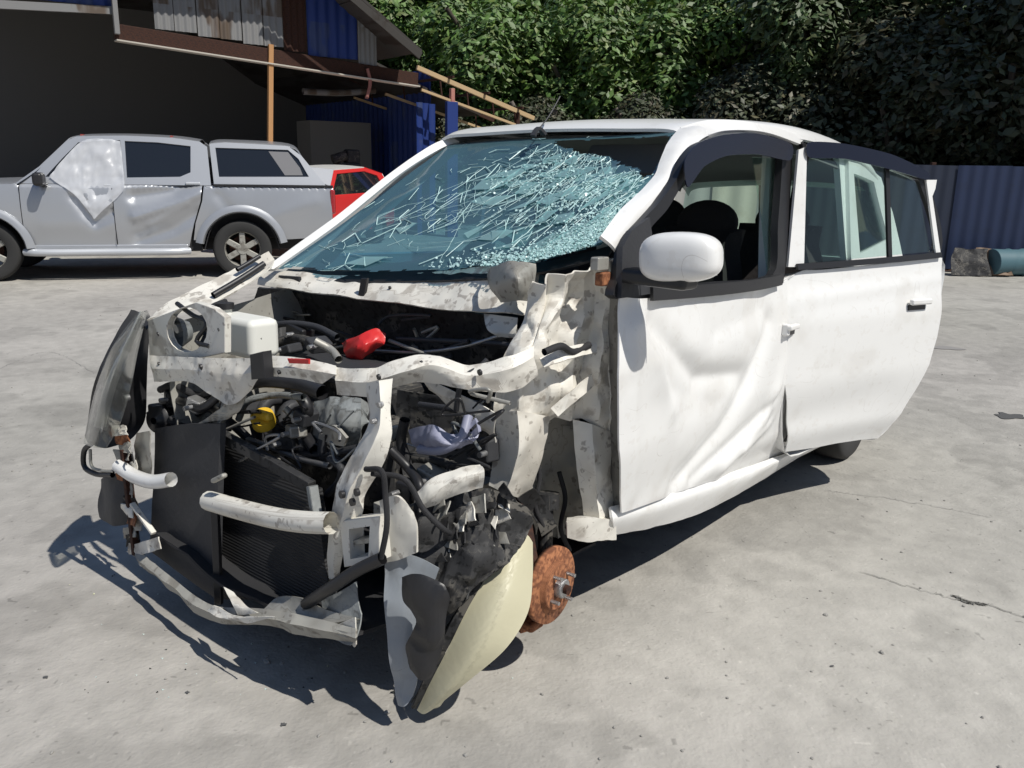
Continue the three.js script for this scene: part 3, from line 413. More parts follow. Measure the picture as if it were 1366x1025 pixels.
// pillars on the left
part('centre_pillar', panel([[1.40, 1.0], [1.52, 1.0], [1.60, 1.63], [1.50, 1.63]], [], (u, y) => zSide(u, y) - 0.05, 0.04, 0.1), M.white);
part('seat_belt', panel([[1.44, 0.6], [1.49, 0.6], [1.57, 1.42], [1.52, 1.42]], [], (u, y) => zSide(u, y) - 0.12, 0.003, 0.2), M.trim);
part('rear_pillar', panel([[2.40, 1.0], [2.56, 1.0], [2.46, 1.6], [2.34, 1.6]], [], (u, y) => zSide(u, y) - 0.03, 0.03, 0.1), M.white);

/* windscreen pillar and roof rail on the left, traced */
{
  const L = [[798, 318, .715], [822, 290, .70], [850, 262, .685], [874, 238, .665], [884, 212, .645], [896, 188, .62], [912, 172, .60]], R = [[826, 345, .74], [846, 302, .735], [878, 270, .725], [900, 240, .715], [912, 212, .705], [930, 192, .69], [952, 180, .68]];
  part('windscreen_pillar', sheet(L.map((p, i) => { const a = Z(...p), b = Z(...R[i]); const m = a.clone().add(b).multiplyScalar(0.5).add(V(-0.012, 0.004, 0.012)); return [a, m, b]; }), { n: 12, m: 50, amp: 0.008, freq: 9, t: 0.012 }), M.white);
  const A = [[906, 174, .60], [940, 164, .64], [985, 164, .69], [1030, 172, .72], [1070, 186, .735]], B = [[945, 184, .69], [965, 178, .70], [1000, 177, .725], [1030, 182, .74], [1064, 194, .75]];
  part('roof_rail', sheet(A.map((p, i) => [Z(...p), Z(...B[i])]), { n: 6, m: 24, t: 0.012 }), M.white);
  // right-hand windscreen pillar
  const L2 = [[352, 362, -.70], [440, 298, -.67], [520, 234, -.63], [575, 196, -.60], [602, 186, -.575]], R2 = [[366, 362, -.67], [450, 302, -.64], [532, 236, -.60], [585, 202, -.57], [612, 191, -.55]];
  part('windscreen_pillar', sheet(L2.map((p, i) => [Z(...p), Z(...R2[i])]), { n: 6, m: 30, t: 0.012 }), M.white);
}
/* sill */
part('sill', sheet(G('z', [[[815, 676, .765], [900, 655, .765], [1000, 622, .765], [1065, 599, .765], [1110, 588, .765]], [[818, 695, .785], [900, 672, .785], [1000, 636, .785], [1060, 606, .785], [1105, 592, .785]], [[820, 714, .75], [880, 702, .75], [940, 682, .75], [1005, 648, .75], [1075, 604, .75]]]), { n: 40, m: 10, amp: 0.004, t: 0.01 }), M.white);
part('sill_underside', sheet(G('z', [[[820, 714, .75], [880, 702, .75], [940, 682, .75], [1005, 648, .75], [1075, 604, .75]], [[820, 700, .5], [880, 690, .5], [940, 668, .5], [1005, 634, .5], [1075, 596, .5]]]), { n: 20, m: 4, t: 0.006 }), M.matte);

/* front door with its crash dents */
{
  const ol = uy([[825, 396], [850, 398], [900, 397], [960, 394], [1015, 387], [1040, 381], [1049, 372], [1048, 440], [1050, 520], [1052, 601], [1010, 618], [950, 640], [890, 663], [827, 684], [824, 600], [823, 500]], zS);
  const L = pts => uy(pts, zS);
  const D = [[L([[1030, 430], [1004, 500], [965, 575], [905, 645]]), -0.034, 0.055], [L([[1046, 490], [1015, 560], [960, 625]]), 0.022, 0.05], [L([[868, 436], [905, 470], [935, 505], [990, 500]]), -0.03, 0.05], [L([[850, 428], [880, 500], [895, 545]]), 0.022, 0.06], [L([[900, 520], [960, 540]]), -0.025, 0.13], [L([[985, 600], [1030, 560], [1049, 545]]), 0.016, 0.025], [L([[955, 445], [1020, 410]]), -0.018, 0.07], [L([[838, 440], [842, 560], [838, 660]]), 0.012, 0.05], [L([[925, 640], [990, 575], [1035, 530]]), -0.02, 0.03]];
  const zF = (u, y) => { let z = zS(u, y); for (const [pl, a, w] of D) { const d = segd(u, y, pl); z += a * (0.5 * Math.exp(-(d * d) / (w * w)) + 0.5 * Math.exp(-Math.sqrt(d * d + 0.00012) / (w * 0.7))); } return zS(u, y) + (z - zS(u, y)) * (1 - st(1.38, 1.50, u)) + 0.006 * fbm(u * 5, y * 5, 3, 3) + 0.006; };
  const door = part('front_door', panel(ol, [], zF, 0.006, 0.018), M.white);
  // window frame (black) as a ring, traced
  const zW = (u, y) => 0.80 - 0.13 * (y - 1.05);
  const o2 = uy([[824, 398], [826, 370], [834, 325], [850, 302], [878, 272], [902, 240], [914, 212], [932, 192], [965, 181], [1010, 179], [1052, 190], [1058, 196], [1052, 300], [1046, 372], [1036, 380], [930, 396]], zW);
  const i2 = uy([[862, 384], [863, 330], [868, 305], [890, 280], [908, 250], [922, 222], [945, 204], [975, 196], [1010, 194], [1040, 202], [1044, 212], [1038, 300], [1032, 366], [950, 376]], zW);
  part('window_frame', panel(sp(o2), [sp(i2)], zW, 0.03, 0.08), M.black, door);
  const vis = uy([[914, 214], [934, 190], [966, 180], [1010, 178], [1056, 192], [1054, 214], [1012, 206], [970, 208], [940, 222], [918, 250]], (u, y) => zW(u, y) + 0.03);
  part('rain_visor', panel(sp(vis), [], (u, y) => zW(u, y) + 0.03, 0.004, 0.08), M.visor, door);
  // torn remains of glass at the top of the opening and inner frame seen through it
  part('glass_remnant', panel(uy([[1006, 210], [1042, 212], [1036, 366], [1026, 366], [1018, 290]], (u, y) => zW(u, y) - 0.03), [], (u, y) => zW(u, y) - 0.035, 0.004, 0.1), M.pane, door);
  part('door_inner_trim', sheet([[V(0.35, 0.98, 0.70), V(1.42, 0.98, 0.72)], [V(0.35, 0.35, 0.68), V(1.42, 0.35, 0.69)]], { n: 8, m: 6, t: 0.03, amp: 0.01 }), M.charcoal, door);
  part('belt_seal', sheet(uy([[862, 388], [930, 384], [1000, 377], [1036, 370]], zW).map(([u, y]) => [V(u, y + 0.012, zW(u, y) + 0.012), V(u, y - 0.03, zW(u, y) + 0.016)]), { n: 4, m: 14, t: 0.012 }), M.black, door);
  // broken door handle
  const hp = hit(1050, 438, zS), hd = part('door_handle', [bx(0.10, 0.022, 0.03, hp.x - 0.015, hp.y + 0.01, hp.z + 0.03, 0.008), bx(0.03, 0.05, 0.03, hp.x - 0.05, hp.y, hp.z + 0.015, 0.008)], M.white, door);
  part('handle_recess', bx(0.07, 0.035, 0.008, hp.x + 0.02, hp.y - 0.012, hp.z + 0.012, 0.004), M.black, hd);
  // mirror
  const sail = part('mirror_base', panel(uy([[828, 398], [830, 330], [842, 308], [866, 290], [872, 330], [868, 392]], (u, y) => zW(u, y) + 0.012), [], (u, y) => zW(u, y) + 0.014, 0.02, 0.1), M.charcoal, door);
  const c = Z(908, 345, 0.97), mg = new THREE.SphereGeometry(1, 40, 28); const p = mg.attributes.position;
  for (let i = 0; i < p.count; i++) { let x = p.getX(i), y = p.getY(i), z = p.getZ(i); const s = v => Math.sign(v) * Math.pow(Math.abs(v), 0.66); if (y < 0) y *= 0.86; x = s(x); y = s(y); z = s(z); y *= 0.8 + 0.2 * (z < 0 ? 1 : 1 - 0.35 * z); p.setXYZ(i, x * 0.062, y * 0.074, z * 0.118); }
  mg.computeVertexNormals(); mg.rotateX(-0.06); mg.rotateY(0.12); mg.translate(c.x, c.y, c.z);
  const cap = part('mirror_housing', mg, M.white, door);
  part('mirror_foot', [bar(V(c.x + 0.01, c.y - 0.06, 0.79), V(c.x + 0.005, c.y - 0.065, c.z + 0.04), 0.09, 0.045, 0.015)], M.black, cap);
  part('mirror_glass', sheet([[V(c.x + 0.06, c.y + 0.045, c.z - 0.085), V(c.x + 0.06, c.y + 0.045, c.z + 0.085)], [V(c.x + 0.06, c.y - 0.045, c.z - 0.085), V(c.x + 0.06, c.y - 0.045, c.z + 0.085)]], { n: 2, m: 2, t: 0.004 }), M.metal, cap);
}
/* rear door, hanging open */
{
  const ol = uy([[1046, 376], [1072, 361], [1100, 360], [1180, 352], [1257, 344], [1256, 400], [1250, 450], [1240, 486], [1222, 520], [1196, 560], [1172, 585], [1148, 587], [1115, 592], [1090, 597], [1048, 603], [1046, 480]], zD);
  const sw = uy([[1060, 560], [1120, 540], [1180, 520]], zD), ch = uy([[1056, 402], [1250, 372]], zD);
  const zF = (u, y) => zD(u, y) - 0.012 * (1 - st(1.46, 1.56, u)) + 0.008 * Math.exp(-Math.pow(segd(u, y, ch) / 0.03, 2)) - 0.006 * Math.exp(-Math.pow(segd(u, y, sw) / 0.08, 2)) + 0.003 * fbm(u * 4, y * 4, 8, 2);
  const door = part('rear_door', panel(ol, [], zF, 0.006, 0.04), M.white);
  part('door_inner_panel', panel(ol.map(([u, y]) => [HU + 0.02 + (u - HU) * 0.95, 0.62 + (y - 0.62) * 0.95]), [], (u, y) => zD(u, y) - 0.09, 0.02, 0.15), M.trim, door);
  const rim = ol.map(([u, y]) => V(u, y, zD(u, y) - 0.004)); rim.push(rim[0]);
  part('door_edge', sheet(rim.map((a, i) => { const q = [HU + 0.02 + (ol[i % ol.length][0] - HU) * 0.95, 0.62 + (ol[i % ol.length][1] - 0.62) * 0.95]; return [a, V(q[0], q[1], zD(...q) - 0.09)]; }), { n: 2, m: 64, t: 0.003 }), M.white, door);
  const zW = (u, y) => zD(u, y) - 0.01;
  const o2 = uy([[1062, 358], [1071, 200], [1076, 192], [1120, 196], [1180, 210], [1222, 228], [1238, 240], [1252, 340]], zW), i2 = uy([[1074, 352], [1080, 210], [1120, 208], [1178, 222], [1218, 238], [1228, 246], [1244, 336]], zW);
  part('window_frame', panel(sp(o2), [sp(i2)], zW, 0.02, 0.1), M.black, door);
  part('window_glass', panel(i2, [], (u, y) => zW(u, y) - 0.01, 0.004, 0.2), M.pane, door);
  const fs = uy([[1048, 356], [1062, 200], [1073, 196], [1069, 356]], zW);
  part('frame_strip', panel(fs, [], (u, y) => zW(u, y) + 0.012, 0.012, 0.1), M.white, door);
  const rs = uy([[1246, 338], [1233, 240], [1247, 240], [1245, 252], [1241, 262], [1252, 337]], zW);
  part('frame_strip', panel(rs, [], (u, y) => zW(u, y) + 0.01, 0.01, 0.1), M.white, door);
  const vis = uy([[1072, 210], [1072, 190], [1120, 192], [1182, 206], [1228, 228], [1230, 240], [1180, 226], [1120, 212]], zW);
  part('rain_visor', panel(sp(vis), [], (u, y) => zW(u, y) + 0.025, 0.004, 0.1), M.visor, door);
  part('belt_seal', sheet(uy([[1060, 357], [1120, 353], [1190, 347], [1252, 341]], zD).map(([u, y]) => [V(u, y + 0.015, zD(u, y) + 0.004), V(u, y - 0.01, zD(u, y) + 0.01)]), { n: 4, m: 12, t: 0.01 }), M.black, door);
  part('window_bar', panel(uy([[1183, 224], [1188, 225], [1192, 346], [1187, 346]], zW), [], (u, y) => zW(u, y) - 0.004, 0.012, 0.1), M.black, door);
  const hp = hit(1222, 406, zD), a = Math.atan(OPEN);
  const hg = bx(0.15, 0.03, 0.026, 0, 0, 0, 0.01); hg.rotateY(-a); hg.translate(hp.x, hp.y + 0.014, hp.z + 0.022);
  const hn = part('door_handle', hg, M.white, door);
  const rc = bx(0.13, 0.026, 0.008, 0, 0, 0, 0.004); rc.rotateY(-a); rc.translate(hp.x, hp.y - 0.014, hp.z + 0.004); part('handle_recess', rc, M.black, hn);
}
/* wheels at the back */
function wheel(parent, x, y, z, s, R, w, rimMat) {
  const wl = new THREE.Group(); wl.name = 'wheel'; parent.add(wl); wl.position.set(x, y, z); const ax = V(0, 0, 1), o = V(0, 0, 0);
  part('tyre', lathe([[R * 0.62, -w / 2], [R * 0.9, -w / 2], [R * 0.98, -w * 0.4], [R, -w * 0.2], [R, w * 0.2], [R * 0.98, w * 0.4], [R * 0.9, w / 2], [R * 0.62, w / 2], [R * 0.6, w * 0.3]], ax, o, 48), M.rubber, wl);
  const rim = part('rim', lathe([[R * 0.64, -w * 0.48], [R * 0.6, -w * 0.3], [R * 0.56, s * w * 0.1], [R * 0.6, s * w * 0.4], [R * 0.65, s * w * 0.5]], ax, o, 48), rimMat, wl);
  for (let k = 0; k < 6; k++) { const a = k / 6 * 6.2832, g = bx(R * 0.2, R * 0.5, w * 0.14, 0, R * 0.34, s * w * 0.32, 0.01); g.rotateZ(a); part('spoke', g, rimMat, rim); }
  part('hub_cap', cyl(R * 0.18, R * 0.2, w * 0.2, V(0, 0, s * w * 0.32), ax), rimMat, rim);
  part('brake_disc', cyl(R * 0.45, R * 0.45, 0.02, V(0, 0, 0), ax, 32), M.steel, rim);
  return wl;
}
wheel(car, 2.72, 0.245, 0.72, 1, 0.29, 0.185, M.alloy); wheel(car, 2.72, 0.21, -0.72, -1, 0.29, 0.185, M.alloy); wheel(car, 0.02, 0.175, -0.72, -1, 0.29, 0.185, M.alloy);
part('rear_axle', cyl(0.04, 0.04, 1.3, V(2.72, 0.22, 0), V(0, 0, 1)), M.matte);
part('wheel_arch_liner', sheet([0, 45, 90, 135, 180].map(a => [V(2.72 + 0.36 * Math.cos(a * Math.PI / 180), 0.22 + 0.36 * Math.sin(a * Math.PI / 180), 0.5), V(2.72 + 0.36 * Math.cos(a * Math.PI / 180), 0.22 + 0.36 * Math.sin(a * Math.PI / 180), 0.8)]), { n: 4, m: 20, t: 0.01 }), M.matte);
part('fuel_tank', bx(0.7, 0.2, 1.0, 2.1, 0.16, 0, 0.05), M.matte);
part('exhaust_pipe', tube([V(0.4, 0.12, -0.1), V(1.4, 0.12, -0.15), V(2.3, 0.14, -0.2), V(3.2, 0.18, -0.35)], 0.03), M.grime);

/* windscreen */
const wsRows = G('u', [
  [[600, 193, .865], [680, 187, .865], [760, 184, .865], [840, 180, .865], [906, 175, .865]],
  [[540, 236, .66], [630, 232, .66], [740, 228, .66], [820, 224, .655], [882, 220, .65]],
  [[452, 302, .34], [560, 300, .34], [680, 292, .35], [780, 280, .36], [858, 262, .42]],
  [[364, 362, .03], [480, 366, .06], [600, 362, .09], [705, 354, .10], [808, 328, .17]]]);
const hole = [[0.45, 0.05], [0.7, 0.04], [0.96, 0.06], [0.975, 0.42], [0.92, 0.47], [0.86, 0.36], [0.78, 0.33], [0.7, 0.24], [0.58, 0.2], [0.47, 0.13]];
const inPoly = (x, y, P) => { let c = false; for (let i = 0, j = P.length - 1; i < P.length; j = i++) if ((P[i][1] > y) !== (P[j][1] > y) && x < (P[j][0] - P[i][0]) * (y - P[i][1]) / (P[j][1] - P[i][1]) + P[i][0]) c = !c; return c; };
const cat = (arr, s) => { const N = arr.length - 1, x = Math.min(N - 1e-9, Math.max(0, s * N)), i = Math.floor(x), q = k => arr[Math.max(0, Math.min(N, k))], t = x - i; return V(...['x', 'y', 'z'].map(k => cr(q(i - 1)[k], q(i)[k], q(i + 1)[k], q(i + 2)[k], t))); };
const wsAt = (s, t) => cat(wsRows.map(r => cat(r, s)), t);
const ws = part('windscreen', sheet(wsRows, { n: 90, m: 70, amp: 0.011, freq: 8, sharp: 0.75, t: 0, edge: 0, skip: (s, t) => inPoly(s + 0.012 * vn(s * 50, t * 50), t + 0.012 * vn(s * 50, t * 50 + 9), hole) || t > 0.965 + 0.03 * fn(s * 30, 2, 7) }), M.laminated);
{
  const idx = [], pos = []; const nrm = (s, t) => { const a = wsAt(Math.min(1, s + .01), t).sub(wsAt(Math.max(0, s - .01), t)), b = wsAt(s, Math.min(1, t + .01)).sub(wsAt(s, Math.max(0, t - .01))); return b.cross(a).normalize(); };
  const seg = (s0, t0, s1, t1, w) => {
    if (Math.min(s0, s1, t0, t1) < 0.01 || Math.max(s0, s1, t0, t1) > 0.99 || inPoly(s0, t0, hole) || inPoly(s1, t1, hole)) return;
    const a = wsAt(s0, t0), b = wsAt(s1, t1), n = nrm(s0, t0), d = b.clone().sub(a).cross(n).normalize().multiplyScalar(w / 2), k = pos.length / 3;
    for (const [p, o] of [[a, 0.006], [b, 0.006]]) for (const q of [d, d.clone().negate(), n.clone().multiplyScalar(w * 0.5)]) pos.push(p.x + n.x * o + q.x, p.y + n.y * o + q.y, p.z + n.z * o + q.z);
    idx.push(k, k + 3, k + 2, k + 2, k + 3, k + 5, k + 1, k + 2, k + 4, k + 4, k + 2, k + 5, k, k + 1, k + 3, k + 3, k + 1, k + 4);
  };
  const walk = (s, t, a, len, w, wob) => { for (let l = 0; l < len; l += 0.02) { const s1 = s + Math.cos(a) * 0.02, t1 = t + Math.sin(a) * 0.026; seg(s, t, s1, t1, w * rr(0.6, 1.3)); s = s1; t = t1; a += rr(-wob, wob); } };
  const star = (s, t, n, L, w) => { const off = rnd() * 6; for (let k = 0; k < n; k++) walk(s, t, off + k / n * 6.283 + rr(-.2, .2), L * rr(0.5, 1.2), w, 0.16); for (let q = 1; q < 7; q++) { const r = L * 0.13 * q * rr(0.8, 1.2); let pa = 0; for (let a = 0; a < 6.4; a += 0.42) { if (rnd() < 0.62) seg(s + r * Math.cos(a), t + r * 1.25 * Math.sin(a), s + r * rr(0.94, 1.06) * Math.cos(a + .4), t + r * 1.25 * rr(0.94, 1.06) * Math.sin(a + .4), w * 0.8); } } };
  star(0.50, 0.36, 12, 0.26, 0.0022); star(0.74, 0.52, 14, 0.2, 0.0024); star(0.88, 0.80, 14, 0.16, 0.0026); star(0.36, 0.60, 8, 0.22, 0.0018); star(0.60, 0.2, 8, 0.16, 0.0022);
  const foc = [[0.48, 0.36, 0.17, 0.75], [0.74, 0.5, 0.16, 0.85], [0.88, 0.8, 0.14, 0.95], [0.6, 0.2, 0.1, 0.7], [0.62, 0.68, 0.15, 0.6], [0.3, 0.55, 0.16, 0.35], [0.2, 0.85, 0.12, 0.25]], N1 = 46, N2 = 34, jt = (a, b, k) => (hash(a, b, k) - 0.5) * 1.15;
  const nd = (a, b) => [(a + 0.5 + jt(a, b, 1) + (b % 2) * 0.5) / N1, (b + 0.5 + jt(a, b, 2)) / N2];
  for (let a = 0; a < N1; a++) for (let b = 0; b < N2; b++) for (const [da, db] of [[1, 0], [0, 1], [b % 2 ? 1 : -1, 1]]) { const p = nd(a, b), q = nd(a + da, b + db); let d = 0.012; for (const [s, t, r, v] of foc) d = Math.max(d, v * Math.exp(-((p[0] - s) ** 2 + (p[1] - t) ** 2) / (r * r))); d *= 0.55 + 0.7 * vn(p[0] * 9, p[1] * 9, 2); if (rnd() < d) { const m = [(p[0] + q[0]) / 2 + rr(-.004, .004), (p[1] + q[1]) / 2 + rr(-.004, .004)], w = rr(.0012, .003); seg(p[0], p[1], m[0], m[1], w); seg(m[0], m[1], q[0], q[1], w); } }
  const dens = (s, t) => { let d = 0; for (const [a, b, r, v] of foc) d = Math.max(d, v * Math.exp(-((s - a) ** 2 + (t - b) ** 2) / (r * r * 1.6))); return d; };
  const A1 = 25, B1 = 19, n2 = (a, b) => [(a + 0.5 + jt(a, b, 5) * .8 + (b % 2) * 0.5) / A1, (b + 0.5 + jt(a, b, 6) * .8) / B1], fac = [];
  for (let a = 0; a < A1; a++) for (let b = 0; b < B1; b++) {
    const p = n2(a, b), d = dens(...p);
    for (const [da, db] of [[1, 0], [0, 1], [b % 2 ? 1 : -1, 1]]) if (rnd() < d * .8) { const q = n2(a + da, b + db), w = rr(.0025, .005); for (let k = 0; k < 3; k++) seg(p[0] + (q[0] - p[0]) * k / 3, p[1] + (q[1] - p[1]) * k / 3, p[0] + (q[0] - p[0]) * (k + 1) / 3, p[1] + (q[1] - p[1]) * (k + 1) / 3, w); }
    if (rnd() < d * 1.1 - .2) for (const tri of [[[a, b], [a + 1, b], [b % 2 ? a + 1 : a, b + 1]], [[a, b], [b % 2 ? a + 1 : a, b + 1], [b % 2 ? a : a - 1, b + 1]]]) { const v = tri.map(q => n2(...q)); if (v.some(q => q[0] < .02 || q[0] > .98 || q[1] < .02 || q[1] > .95 || inPoly(q[0], q[1], hole))) continue; const n = nrm(...v[0]), P3 = v.map(q => wsAt(...q).addScaledVector(n, .003 + rr(0, .009))); const f = new THREE.BufferGeometry(); f.setAttribute('position', new THREE.Float32BufferAttribute(P3.flatMap(q => q.toArray()), 3)); f.computeVertexNormals(); fac.push(f); }
  }
  part('milky_facet', fac, M.milky, ws).userData.kind = 'stuff';
  const g = new THREE.BufferGeometry(); g.setAttribute('position', new THREE.Float32BufferAttribute(pos, 3)); g.setIndex(idx); part('crack', g.toNonIndexed(), M.crack, ws).userData.kind = 'stuff';
  // crushed, whitened glass along the lower left and round the impacts: small tilted fragments
  const sp = []; for (let k = 0; k < 4200; k++) {
    const c = [[0.86, 0.86, 0.1, 0.1], [0.74, 0.93, 0.18, 0.05], [0.7, 0.56, 0.13, 0.12], [0.48, 0.38, 0.1, 0.14], [0.6, 0.72, 0.2, 0.06], [0.3, 0.8, 0.2, 0.12]][[0, 0, 0, 0, 1, 1, 1, 2, 3][Math.floor(rnd() * 9)]];
    const g1 = rnd() + rnd() + rnd() - 1.5, g2 = rnd() + rnd() + rnd() - 1.5, s = c[0] + c[2] * g1 * 1.4, t = c[1] + c[3] * g2 * 1.4; if (s < 0.02 || s > 0.98 || t < 0.02 || t > 0.985 || inPoly(s, t, hole)) continue;
    const p = wsAt(s, t), n = nrm(s, t), f = new THREE.CircleGeometry(rr(0.002, 0.006), 5); f.deleteAttribute('uv'); f.applyQuaternion(new THREE.Quaternion().setFromUnitVectors(V(0, 0, 1), n.clone().add(V(rr(-.7, .7), rr(-.7, .7), rr(-.7, .7))).normalize())); f.translate(p.x + n.x * 0.009, p.y + n.y * 0.009, p.z + n.z * 0.009); sp.push(f);
  }
  part('crushed_glass', sp, M.crack, ws).userData.kind = 'stuff';
  part('windscreen_seal', sheet([0, 0.2, 0.4, 0.6, 0.8, 1].map(s => [wsAt(s, 0.93).add(V(0.03, -0.025, 0)), wsAt(s, 1).add(V(0.02, -0.035, 0))]), { n: 3, m: 24, t: 0.008 }), M.black, ws);
  part('sun_visor', [bx(0.02, 0.15, 0.36, 0, 0, 0, 0.008).rotateZ(-0.7).translate(0.95, 1.5, 0.3), bx(0.02, 0.15, 0.36, 0, 0, 0, 0.008).rotateZ(-0.7).translate(0.95, 1.5, -0.3)], M.trim);
  part('rear_mirror', bx(0.03, 0.06, 0.2, 0.82, 1.46, 0.04, 0.02), M.black);
}
{ // roof aerial
  const b = hit(718, 180, () => 0.0); const a = Z(718, 182, 0.0); a.y -= 0.005;
  const an = part('aerial_base', [sheet([[a.clone().add(V(-.03, 0, -.012)), a.clone().add(V(-.03, 0, .012))], [a.clone().add(V(0, .03, -.008)), a.clone().add(V(0, .03, .008))], [a.clone().add(V(.035, 0.01, -.012)), a.clone().add(V(.035, 0.01, .012))]], { n: 4, m: 8, t: 0.012 })], M.charcoal);
  part('aerial_rod', tube([a.clone().add(V(.0, .03, 0)), a.clone().add(V(.07, .09, 0)), a.clone().add(V(.14, .17, 0))], 0.0028, 12, 6), M.black, an);
}

/* cowl, bulkhead */
part('cowl_panel', sheet(G('u', [
  [[352, 360, .04], [430, 366, .08], [520, 366, .12], [610, 360, .14], [690, 350, .16], [722, 346, .2]],
  [[346, 372, .0], [430, 380, .03], [520, 388, .06], [610, 392, .08], [680, 396, .1], [715, 398, .14]],
  [[344, 380, -.01], [430, 391, .0], [520, 404, .03], [610, 414, .04], [680, 418, .06], [708, 424, .1]]]), { n: 90, m: 16, amp: 0.016, freq: 9, t: 0.006 }), M.torn);
part('cowl_slot', poly('u', 0.02, [[372, 368], [398, 370], [402, 384], [376, 381]], 0.01), M.black);
part('cowl_slot', poly('u', 0.03, [[482, 372], [489, 372], [485, 396], [478, 395]], 0.01), M.black);
part('crushed_dome', sheet(G('u', [[[648, 362, .1], [680, 348, .02], [715, 352, .1]], [[655, 385, .05], [688, 372, -.04], [716, 380, .08]], [[668, 404, .06], [690, 400, .0], [712, 402, .08]]]), { n: 26, m: 22, amp: 0.012, freq: 14, t: 0.005 }), M.alloy);
part('bulkhead_insulation', sheet(G('u', [[[344, 384, .08], [450, 396, .12], [560, 410, .14], [690, 424, .18]], [[335, 420, .12], [450, 425, .16], [560, 440, .16], [690, 450, .2]], [[335, 470, .16], [450, 480, .18], [560, 485, .18], [690, 490, .22]]]), { n: 60, m: 30, amp: 0.018, freq: 7, t: 0.01 }), M.grime);
part('bulkhead_pipe', tube([U(530, 452, .08), U(600, 455, .06), U(660, 458, .06), U(690, 462, .05)], 0.008), M.charcoal);
part('bulkhead_pipe', tube([U(500, 468, .06), U(560, 470, .06), U(620, 462, .05), U(690, 440, .08)], 0.006), M.metal);
part('bulkhead_bracket', sheet(G('u', [[[645, 418, .06], [690, 424, .08]], [[650, 440, .04], [688, 446, .07]], [[665, 450, .06], [690, 452, .08]]]), { n: 12, m: 12, amp: 0.01, freq: 18 }), M.torn);
/* left apron: the big crumple */
part('inner_wing', sheet(G('z', [
  [[714, 380, .60], [738, 366, .63], [770, 360, .66], [795, 350, .69], [817, 345, .72]],
  [[704, 408, .57], [735, 398, .62], [768, 400, .63], [795, 395, .68], [818, 392, .73]],
  [[690, 440, .55], [722, 432, .63], [755, 440, .64], [790, 440, .67], [819, 440, .73]],
  [[668, 480, .54], [710, 478, .64], [750, 476, .64], [788, 480, .70], [819, 490, .74]],
  [[664, 520, .52], [702, 522, .61], [745, 520, .66], [785, 525, .70], [818, 535, .73]],
  [[660, 562, .51], [698, 566, .60], [740, 562, .62], [780, 562, .68], [817, 580, .73]]]), { n: 110, m: 110, amp: 0.036, freq: 11, sharp: 0.9, t: 0.005, pleat: { k: 'i', c: 4.4, a: 0.022 } }), M.torn);
part('inner_wing_leg', sheet(G('z', [[[660, 552, .53], [690, 548, .62], [734, 556, .63]], [[662, 590, .53], [692, 592, .63], [726, 600, .62]], [[657, 630, .52], [684, 632, .61], [712, 640, .59]], [[653, 648, .52], [674, 658, .59], [702, 668, .57]]]), { n: 24, m: 36, amp: 0.01, freq: 12, linI: 1, t: 0.006 }), M.torn);
part('hinge_pillar_foot', sheet(G('z', [[[764, 560, .66], [790, 566, .71], [818, 578, .73]], [[768, 610, .67], [792, 612, .73], [814, 625, .73]], [[774, 650, .68], [796, 650, .74], [816, 660, .73]], [[780, 694, .69], [800, 694, .75], [820, 696, .74]]]), { n: 24, m: 36, amp: 0.012, freq: 12, linI: 1, t: 0.006 }), M.torn);
part('sill_end', sheet(G('z', [[[757, 690, .66], [790, 688, .69], [821, 690, .72]], [[756, 694, .74], [790, 692, .765], [822, 694, .775]], [[757, 718, .73], [790, 722, .755], [822, 720, .765]], [[760, 712, .66], [790, 714, .68], [820, 712, .70]]]), { n: 20, m: 24, linJ: 1, amp: .008, freq: 14, t: .006 }), M.torn);
part('hinge_pillar', sheet(G('z', [[[816, 345, .735], [821, 345, .74], [828, 348, .75]], [[812, 420, .72], [818, 420, .745], [827, 420, .78]], [[810, 560, .71], [818, 560, .745], [826, 560, .78]], [[812, 690, .70], [820, 690, .74], [828, 688, .77]]]), { n: 10, m: 40, amp: 0.008, freq: 12, t: 0.006 }), M.undercoat);
part('wheel_housing', sheet(G('z', [[[690, 548, .54], [730, 548, .56], [775, 550, .62]], [[696, 610, .53], [732, 612, .52], [774, 612, .62]], [[704, 660, .52], [738, 664, .50], [780, 660, .62]], [[712, 712, .50], [742, 716, .50], [784, 704, .62]]]), { n: 40, m: 50, amp: 0.03, freq: 10, t: 0.006, pleat: { k: 'i', c: 2.2, a: .015 } }), M.primer);
part('wing_tear', tube([Z(726, 470, .70), Z(748, 462, .71), Z(765, 470, .71), Z(786, 460, .715)], 0.011, 20), M.matte);
part('wing_fold', sheet(G('z', [[[720, 478, .66], [760, 462, .70], [795, 458, .72]], [[726, 490, .68], [762, 478, .72], [796, 470, .73]]]), { n: 26, m: 8, amp: 0.014, freq: 16 }), M.torn);
part('wing_fold', sheet(G('z', [[[735, 545, .66], [765, 520, .70], [790, 500, .72]], [[745, 556, .68], [772, 532, .71], [794, 515, .72]]]), { n: 26, m: 8, amp: 0.012, freq: 16 }), M.torn);
part('hinge', [bx(0.06, 0.04, 0.03, ...Z(806, 372, .745).toArray(), 0.005)], M.rust); part('hinge', [bx(0.06, 0.04, 0.03, ...Z(800, 352, .74).toArray(), 0.005)], M.alloy);
for (const [a, b] of [[712, 600], [746, 630]]) part('brake_hose', tube([Z(a, b, .58), Z(a + 8, b + 35, .6), Z(a + 2, b + 75, .6), Z(a + 14, b + 105, .62)], 0.008), M.matte);
part('suspension_strut', [cyl(0.024, 0.024, 0.2, Z(728, 700, .6), V(0.12, 1, -0.1)), cyl(0.04, 0.04, 0.05, Z(730, 668, .59), V(0.12, 1, -0.1))], M.grime);
